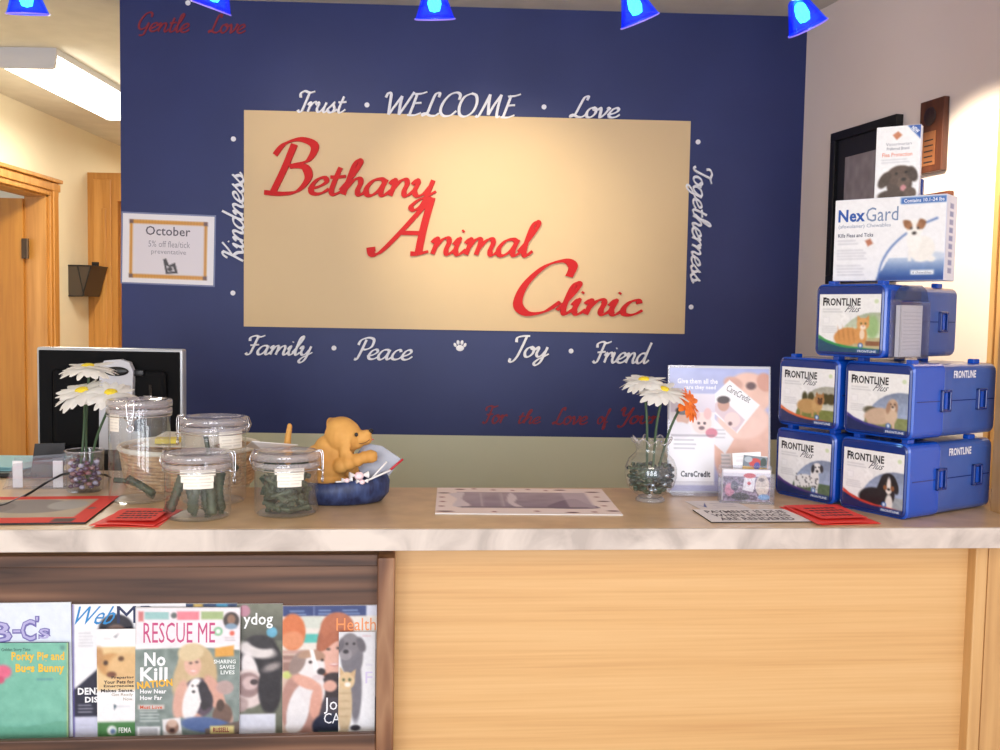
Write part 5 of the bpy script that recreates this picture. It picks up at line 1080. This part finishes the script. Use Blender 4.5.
a.p([(903, 124), (918, 124), (918, 141)], (34, 84, 180)); a.p([(890, 133.5), (895, 130), (899, 134), (894, 138.5)], (206, 120, 80)); a.t('Veterinarian', 884, 141, 908, 144, (150, 150, 165), 0); a.t('Preferred Brand', 885, 145.5, 906, 148.5, (130, 130, 150), .01); a.t('Flea Protection', 881, 151, 909, 155, (226, 130, 100), .01); a.lines(880, 157.5, 911, 2, 2.6, (180, 180, 192), .6, 1)
f = (74, 58, 52); a.e(898, 182, 12, 14, f, 0, 1.5); a.e(899, 174, 13, 10, (86, 66, 58), 0, 1.4); a.e(884, 178, 5, 9, (70, 54, 48), 30, 1.4); a.e(910, 173, 4.5, 8, (66, 50, 46), -20, 1.4); a.e(902, 181, 6, 6.5, (98, 76, 66)); a.e(902, 178, 2.4, 1.8, (30, 24, 26)); a.e(895, 172, 1.3, 1.3, (24, 18, 20)); a.e(904, 171, 1.3, 1.3, (24, 18, 20)); a.e(902, 187, 2.8, 3.6, (206, 130, 136)); a.e(892, 194, 14, 6, f, 0, 1.4); a.e(908, 192, 6, 6, (92, 72, 62)); a.noise(8, 2, 4, (880, 162, 916, 196)); a.t('NEW', 907, 127.5, 915, 131.5, (230, 236, 246), .03, 0, 40)
nh = .186
tb = at_y(896, 196, 2.21)
carton('dog_treat_carton', 'narrow tall white box with brown dog picture, highest of the stack', Vector((tb.x, 2.21, NZ+nh+.0005)), math.radians(-32), 41*2.24/970, .024, 71*2.2/970, a, (226, 226, 238))
sb = at_y(917, 196, 2.25); a = Art(0, 0, 10, 24, (24, 60, 150)); a.r(0, 18, 10, 24, (210, 214, 230)); a.r(2, 3, 8, 14, (40, 84, 180))
carton('small_blue_carton', 'small dark blue carton tucked behind the tall white box', Vector((sb.x, 2.25, NZ+nh+.0005)), math.radians(-32), .022, .02, .050, a, (24, 60, 150))

# ================================================================ MAGAZINES IN THE RACK
def magazine(name, label, cat, x0, y0, x1, y1, a, off, th=.004, tilt=0, edge=(232, 230, 232)):
    """px rectangle on the rack; off: how far the cover stands in front of the back board"""
    c = PY-.016-off; ua, za = cf(x0, (y0+y1)/2, c)[0], cf((x0+x1)/2, y0, c)[1]; ub, zb_ = cf(x1, (y0+y1)/2, c)[0], cf((x0+x1)/2, y1, c)[1]
    W, H = ub-ua, za-zb_; p = CTR.pt((ua+ub)/2, zb_, -c); t = thing(name, label, cat, p, CTR.ang)
    boxo('pages', -W/2, W/2, .0003, th, 0, H, mat('page_edges', edge, .6), t, rot=(0, -tilt, 0)); a.build('cover', W, H, M['gloss'], t, photo=1, loc=(H/2*math.sin(-tilt), 0, H/2*math.cos(tilt)), rot=(0, -tilt, 0)); return t
YB = 738
# alphabet book (only its top shows) and the green comic book in front of it
a = Art(-40, 603, 72, YB, (214, 224, 240), 1.2)
for tx, x0, y0, x1, y1 in (('A', -36, 615, -16, 640), ('B', -9, 622, 12, 641), ('-', 14, 630, 21, 632), ('C', 22, 620, 36, 640), ("'", 37, 617, 39, 621), ('s', 40, 629, 50, 639)):
    a.t(tx, x0-1, y0-1, x1+1.5, y1+1.5, (110, 104, 170), .06); a.t(tx, x0, y0, x1, y1, (176, 172, 214), .0)
magazine('alphabet_book', 'pale blue picture book with purple letters behind the green book', 'book', -40, 603, 72, YB, a, .004, tilt=.004)
a = Art(-45, 643, 68, 740, (108, 186, 162), 1.2); a.noise(7, 6, 4); a.e(2, 672, 9, 7, (228, 92, 130), 0, 2); a.e(-1, 680, 5, 4, (210, 70, 110)); a.t('Golden Story Time', 1, 648, 30, 652, (40, 70, 70), 0)
a.t('Porky Pig and', 11, 652, 64, 663, (232, 186, 60), .03); a.t('Bugs Bunny', 15, 664, 64, 675, (232, 186, 60), .04); a.lines(36, 679, 58, 1, 4, (60, 110, 150), .6, 1.5); a.e(62, 648, 2.5, 2.5, (90, 150, 140)); a.p([(-45, 724), (20, 728), (68, 722), (68, 742), (-45, 742)], (96, 172, 144), smooth=3); a.r(66.8, 643, 68, 740, (196, 190, 100))
magazine('picture_book', 'green picture book with yellow title at the left end of the rack', 'book', -45, 643, 68, YB+1, a, .013, tilt=-.008, edge=(70, 90, 110))
# health magazine with blue W title
a = Art(74, 604, 186, YB, (232, 232, 238), 1.1); a.p([(74, 690), (90, 676), (104, 664), (120, 668), (120, 716), (74, 718)], (30, 32, 56)); a.e(117, 628, 17, 14, (38, 36, 48)); a.e(117, 640, 13, 16, (120, 92, 84)); a.r(74, 716, 110, 740, (206, 208, 234)); a.r(74, 604, 75.6, 740, (70, 60, 150))
a.t('Web', 76, 606, 117, 624, (36, 130, 196), .0, .25); a.t('MD', 118, 606, 160, 623, (32, 44, 84), .0); a.lines(80, 632, 96, 5, 3.2, (140, 140, 156), .5, 1.1)
a.t('DENZEL', 79, 687, 112, 694, (236, 236, 240), .04); a.t('DISHES', 86, 696, 114, 702, (236, 236, 240), .04); a.lines(79, 704, 96, 3, 3.4, (190, 190, 206), .8, 1.2); a.lines(80, 724, 98, 2, 4, (180, 180, 200), .5, 1.2)
magazine('health_magazine', 'white health magazine with large blue and navy title beside the green book', 'magazine', 72.5, 604, 186, YB-.5, a, .004)
a = Art(97, 628, 160, YB, (236, 234, 238), 1.1); a.r(97, 646, 160, 690, (226, 190, 132)); a.e(112, 664, 14, 12, (206, 148, 84), 0, 2); a.e(128, 668, 20, 16, (222, 176, 116), 0, 3); a.e(106, 662, 2.5, 2.5, (70, 46, 34)); a.e(122, 658, 3, 2.5, (100, 64, 40)); a.e(99, 656, 5, 10, (196, 140, 84), 0, 2); a.e(112, 674, 5, 3, (120, 70, 50)); a.r(97, 722, 160, 740, (70, 130, 70)); a.e(112, 731, 5, 5, (226, 232, 226)); a.e(113, 732, 2.6, 2.6, (90, 120, 170)); a.r(97, 721, 160, 722.4, (220, 226, 220))
a.p([(114, 636), (120, 632), (117, 637)], (130, 130, 140)); a.lines(104, 637, 114, 1, 3, (170, 170, 176), .6, 1.2)
for k, s in enumerate(('Preparing', 'Your Pets for', 'Emergencies', 'Makes Sense.')): a.t(s, (112, 104, 104, 101)[k], 675.5+k*4.3, 135, 679+k*4.3, (56, 48, 46), .03)
a.t('Get Ready', 112, 693, 134, 696.5, (150, 130, 100), 0); a.t('Now.', 124, 697.5, 134, 700.5, (150, 130, 100), 0); a.p([(114, 704), (117, 706), (114.5, 710)], (40, 70, 90)); a.lines(118, 706, 134, 1, 3, (160, 170, 190), .5, 1.2); a.t('FEMA', 119, 728, 132, 733.5, (230, 236, 230), .02)
magazine('pet_safety_brochure', 'brochure with golden puppy and green base in front of the white health magazine', 'brochure', 97, 629, 158, YB-1, a, .013, .0025)
# magazine hidden behind the pink titled one
a = Art(184, 603, 238, YB, (90, 100, 120), 1.2); a.r(184, 603, 238, 608, (60, 76, 112)); a.r(192, 603, 202, 608, (214, 176, 90)); a.r(216, 603, 228, 608, (70, 150, 190)); a.noise(14, 3)
magazine('hidden_magazine', 'magazine mostly hidden behind the pink titled magazine', 'magazine', 186, 603.5, 237, YB-1, a, .0045)
# pink titled rescue magazine
a = Art(135, 607, 239, 737, (120, 136, 132), 1.0); a.grad(135, 646, 239, 700, (116, 134, 128), (126, 140, 138)); a.noise(16, 5, 3); a.r(135, 607, 239, 646, (232, 222, 230)); a.p([(135, 644), (170, 646), (210, 643), (239, 646), (239, 650), (200, 647), (135, 649)], (236, 230, 236))
a.r(138, 611, 143, 621, (206, 110, 110)); a.r(144, 611.5, 168, 619, (140, 190, 190)); a.e(173, 615, 3, 3, (90, 100, 100)); a.r(176, 611, 198, 619.5, (232, 120, 136)); a.r(200, 611, 222, 619, (156, 180, 120))
a.e(230, 620, 8, 8.5, (70, 60, 60)); a.e(230, 619, 4, 5, (150, 110, 90)); a.e(230, 626, 6, 3, (120, 150, 180)); a.e(217, 631, 4.5, 4.5, (110, 180, 130)); a.e(217, 631, 2.5, 2.5, (226, 236, 230)); a.e(231, 633, 2.5, 2.5, (226, 90, 70)); a.lines(224, 637, 236, 2, 2.6, (120, 110, 120), .5, 1)
a.e(195, 665, 18, 21, (206, 180, 136), 0, 1.6); a.e(207, 670, 9, 20, (196, 166, 120), -10, 2); a.e(180, 676, 7, 20, (200, 170, 126), 14, 2); a.e(192, 665, 8.5, 11, (222, 170, 150), -6, 1.3); a.e(190, 663, 1.5, .9, (60, 50, 50)); a.e(196, 662, 1.5, .9, (60, 50, 50)); a.e(192.5, 671, 3.5, 1.3, (226, 130, 130)); a.e(192.5, 671, 2.4, .7, (246, 240, 240)); a.e(190, 652, 13, 9, (214, 190, 146), -10, 1.6)
a.e(198, 698, 17, 20, (88, 70, 88), 0, 1.6); a.e(180, 700, 7, 20, (216, 160, 142), 10, 1.5); a.e(214, 694, 8, 20, (212, 154, 136), -24, 1.5); a.e(224, 712, 6, 14, (212, 154, 136), -30, 1.5); a.e(190, 716, 12, 4.5, (214, 158, 140), 14, 1.5)
a.e(192, 700, 9, 22, (232, 228, 230), 14, 1.4); a.e(195, 688, 6.5, 9, (236, 232, 234), 0, 1.3); a.e(203, 690, 5, 9, (46, 44, 52), -14, 1.3); a.e(206, 698, 6, 11, (52, 48, 58), -18, 1.3); a.e(193, 692, 1.6, 1.4, (40, 36, 40)); a.e(192, 686, 1, 1, (40, 36, 40)); a.e(197, 686, 1, 1, (40, 36, 40)); a.e(204, 706, 4, 5, (50, 46, 52), 0, 1.5); a.e(222, 716, 10, 12, (112, 84, 74), 10, 1.6); a.e(220, 706, 4, 6, (80, 60, 54)); a.e(206, 726, 26, 8, (80, 104, 160), 6, 1.6); a.p([(205, 730), (240, 722), (240, 737), (205, 737)], (110, 94, 88))
a.p([(214, 648), (233, 645), (233, 656), (214, 657)], (226, 156, 60)); a.e(224, 688, 9, 7, (206, 150, 150), 0, 1.5, .7); a.e(224, 688, 8, 6, (176, 150, 146), 0, 1.5, .8)
a.t('RESCUE ME', 143, 622, 214, 642.5, (190, 76, 126), 0); a.t('No', 144, 652, 165, 666, (240, 240, 244), .03); a.t('Kill', 140, 667, 167, 681, (240, 240, 244), .03); a.t('NATION', 137, 680, 172, 687.5, (238, 180, 60), .04, 0, -5); a.t('How Near', 140, 689, 166, 693.5, (236, 236, 240), .03); a.t('How Far', 140, 695.5, 162, 700, (236, 236, 240), .03)
a.t('SHARING', 213, 659.5, 235, 663.5, (232, 236, 236), .02); a.t('SAVES', 219, 665, 234, 669, (232, 236, 236), .02); a.t('LIVES', 220, 670.5, 234, 674.5, (232, 236, 236), .02); a.r(138, 705, 164, 709.5, (230, 206, 200), .8); a.t('Must Love', 140, 705.5, 162, 709, (200, 90, 60), .02); a.lines(140, 711, 162, 4, 3.2, (214, 222, 226), .7, 1.3); a.r(137, 727, 160, 737, (230, 230, 236)); 
for k in range(9): a.r(140+k*2, 729, 141+k*2, 736, (90, 90, 100), .7)
a.p([(162, 720), (180, 718), (182, 736), (163, 737)], (228, 224, 226)); a.e(172, 728, 6.5, 7, (150, 112, 96)); a.e(172, 724, 5, 4, (206, 170, 150)); a.e(172, 731, 2.5, 2, (60, 40, 40)); a.r(210, 727, 234, 735, (226, 206, 130)); a.t('RUSSELL', 213, 728.5, 229, 733.5, (150, 60, 70), .03)
magazine('rescue_magazine', 'pink titled magazine cover with blonde woman holding a dog, centre of the rack', 'magazine', 134.5, 607.5, 239, YB-2, a, .014, tilt=-.010)
# dog magazine
a = Art(236, 603, 283, YB, (104, 108, 92), 1.0); a.grad(236, 603, 283, 640, (120, 124, 108), (80, 82, 76)); a.e(244, 610, 6, 6, (190, 130, 150)); a.e(272, 632, 5.5, 5.5, (90, 170, 206)); a.e(258, 668, 26, 32, (44, 42, 48), 0, 2); a.e(256, 650, 20, 8, (214, 206, 206), 12, 2.5); a.e(262, 642, 14, 7, (50, 48, 54), 10, 2); a.e(250, 672, 8, 20, (224, 216, 218), -14, 2); a.e(247, 690, 20, 20, (216, 196, 194), 0, 2); a.e(248, 686, 13, 13, (150, 120, 120), 0, 2); a.e(250, 684, 8, 7, (206, 176, 176), 0, 2); a.e(254, 683, 4, 3, (70, 56, 60)); a.e(240, 706, 8, 8, (176, 150, 148), 0, 2); a.e(270, 690, 12, 26, (40, 38, 46), 0, 2); a.e(272, 668, 9, 4, (150, 140, 140), -20, 3); a.r(236, 716, 276, 740, (214, 216, 232)); a.noise(5, 4)
a.t('ydog', 243, 612, 273, 628, (236, 238, 240), .015)
magazine('dog_magazine', 'dark magazine with black and white dog close-up right of the pink titled one', 'magazine', 236.5, 604, 282.5, YB-3, a, .004)
# woman and puppy magazine
a = Art(282, 605, 377, YB, (206, 176, 160), 1.0); a.r(282, 605, 377, 616, (44, 62, 124)); a.r(366, 605, 377, 617, (206, 210, 230)); a.lines(289, 610, 308, 2, 3.4, (150, 180, 220), .8, 1.2); a.lines(318, 609.5, 334, 2, 3.4, (150, 180, 220), .8, 1.2); a.lines(342, 609.5, 362, 2, 3.4, (150, 180, 220), .8, 1.2); a.r(313, 606, 313.8, 615, (150, 160, 200))
a.r(282, 616, 377, 650, (222, 214, 206)); a.r(302, 616, 322, 628, (200, 206, 196)); a.r(300, 634, 320, 643, (70, 186, 176)); a.e(292, 632, 13, 19, (218, 110, 60), 0, 1.6); a.e(292, 640, 11, 9, (226, 136, 90), 0, 2); a.r(282, 651, 320, 654, (196, 150, 140)); a.r(282, 656, 318, 672, (150, 110, 100)); a.r(282, 660, 318, 663, (190, 150, 140)); a.e(287, 676, 5, 4, (196, 206, 110))
a.e(334, 650, 18, 34, (168, 88, 60), 0, 1.5); a.e(337, 628, 17, 16, (186, 100, 66), 0, 1.5); a.e(333, 657, 12.5, 20, (222, 164, 146), 4, 1.3); a.p([(321, 640), (340, 628), (348, 640), (336, 642), (322, 652)], (176, 92, 60), smooth=4); a.e(328, 650, 2, 1.2, (60, 50, 50)); a.e(338, 649, 2, 1.2, (60, 50, 50)); a.e(334, 666, 4.5, 1.6, (196, 110, 110)); a.e(334, 665.6, 3.4, .8, (244, 238, 236)); a.e(334, 690, 16, 16, (50, 38, 44), 0, 1.6)
a.r(318, 700, 377, 740, (60, 52, 66)); a.e(300, 708, 20, 34, (180, 128, 116), 0, 2)
a.e(298, 712, 11, 26, (226, 222, 226), 12, 1.5); a.e(312, 690, 13, 20, (222, 216, 220), -8, 1.5); a.e(309, 666, 16, 13, (228, 220, 222), 20, 1.4); a.e(297, 664, 7, 13, (146, 122, 116), 28, 1.4); a.e(317, 656, 8, 5, (172, 128, 104), 24, 1.4); a.e(306, 655, 9, 4, (176, 136, 112), -10, 1.4); a.p([(309, 650), (313, 650), (318, 670), (314, 672)], (240, 236, 238)); a.e(321, 673, 4.2, 3.6, (44, 38, 44)); a.e(310, 663, 1.8, 1.6, (50, 38, 38)); a.e(322, 661, 1.5, 1.4, (50, 38, 38)); a.e(318, 679, 6, 3, (214, 196, 200)); a.e(292, 730, 7, 7, (230, 226, 230))
a.e(306, 684, 15, 6, (222, 158, 138), 24, 1.4); a.e(316, 704, 6, 18, (218, 152, 132), 8, 1.4); a.e(330, 688, 7, 6, (220, 160, 142), 0, 1.5); a.e(330, 730, 18, 14, (40, 44, 66), 0, 1.6); a.r(318, 735, 340, 737, (90, 150, 110), .6)
a.t('Health', 336, 618, 376, 631, (232, 146, 90), .0); a.t('Joan', 324, 700, 352, 717, (238, 238, 244), .0); a.t('CAREY', 324, 716, 362, 727, (238, 238, 244), .0)
magazine('celebrity_magazine', 'magazine cover with red haired woman hugging a brown and white puppy', 'magazine', 282.5, 605.5, 376.5, YB-4, a, .004)
a = Art(339, 631, 375, 736, (230, 230, 238), .9); a.grad(339, 631, 375, 736, (214, 214, 222), (234, 234, 240)); a.e(352, 656, 11, 22, (112, 108, 118), 0, 1.5); a.e(350, 644, 9.5, 12, (122, 116, 124), 0, 1.4); a.e(361, 644, 4, 8, (96, 90, 100), -20, 1.4); a.e(341, 645, 3, 8, (96, 90, 100), 10, 1.4); a.e(346, 654, 6, 6, (142, 136, 144)); a.e(346, 651, 2.8, 2.2, (50, 46, 54)); a.e(347, 643, 1.4, 1.3, (40, 34, 40)); a.e(354, 643, 1.4, 1.3, (40, 34, 40)); a.e(356, 690, 6, 34, (110, 106, 118), 0, 1.5); a.e(356, 730, 5, 3, (60, 56, 66)); a.e(345, 706, 7.5, 30, (206, 178, 138), 0, 1.5); a.e(347, 681, 8, 9, (216, 182, 134), 0, 1.3); a.p([(340, 676), (340, 666), (345, 673)], (206, 166, 120)); a.p([(350, 674), (356, 669), (355, 679)], (206, 166, 120)); a.e(350, 680, 1.5, 1.6, (80, 90, 60)); a.e(344, 680, 1.3, 1.5, (80, 90, 60)); a.e(348, 685, 3, 2.4, (240, 230, 220)); a.e(344, 734, 5, 3, (220, 200, 170))
for y in (694, 702, 710, 718): a.e(345, y, 6, 1.2, (170, 136, 96), 0, 1.5, .5)
a.t('F', 365.5, 672, 372.5, 684, (206, 196, 226), .0); a.lines(366, 664, 374, 1, 3, (200, 196, 216), .7, 2); a.lines(362, 634.5, 373, 1, 3, (206, 150, 160), .6, 1.2)
magazine('pet_brochure', 'white brochure with grey dog and tabby kitten at the right end of the rack', 'brochure', 338.5, 632, 375, YB-4.5, a, .013, .0025)
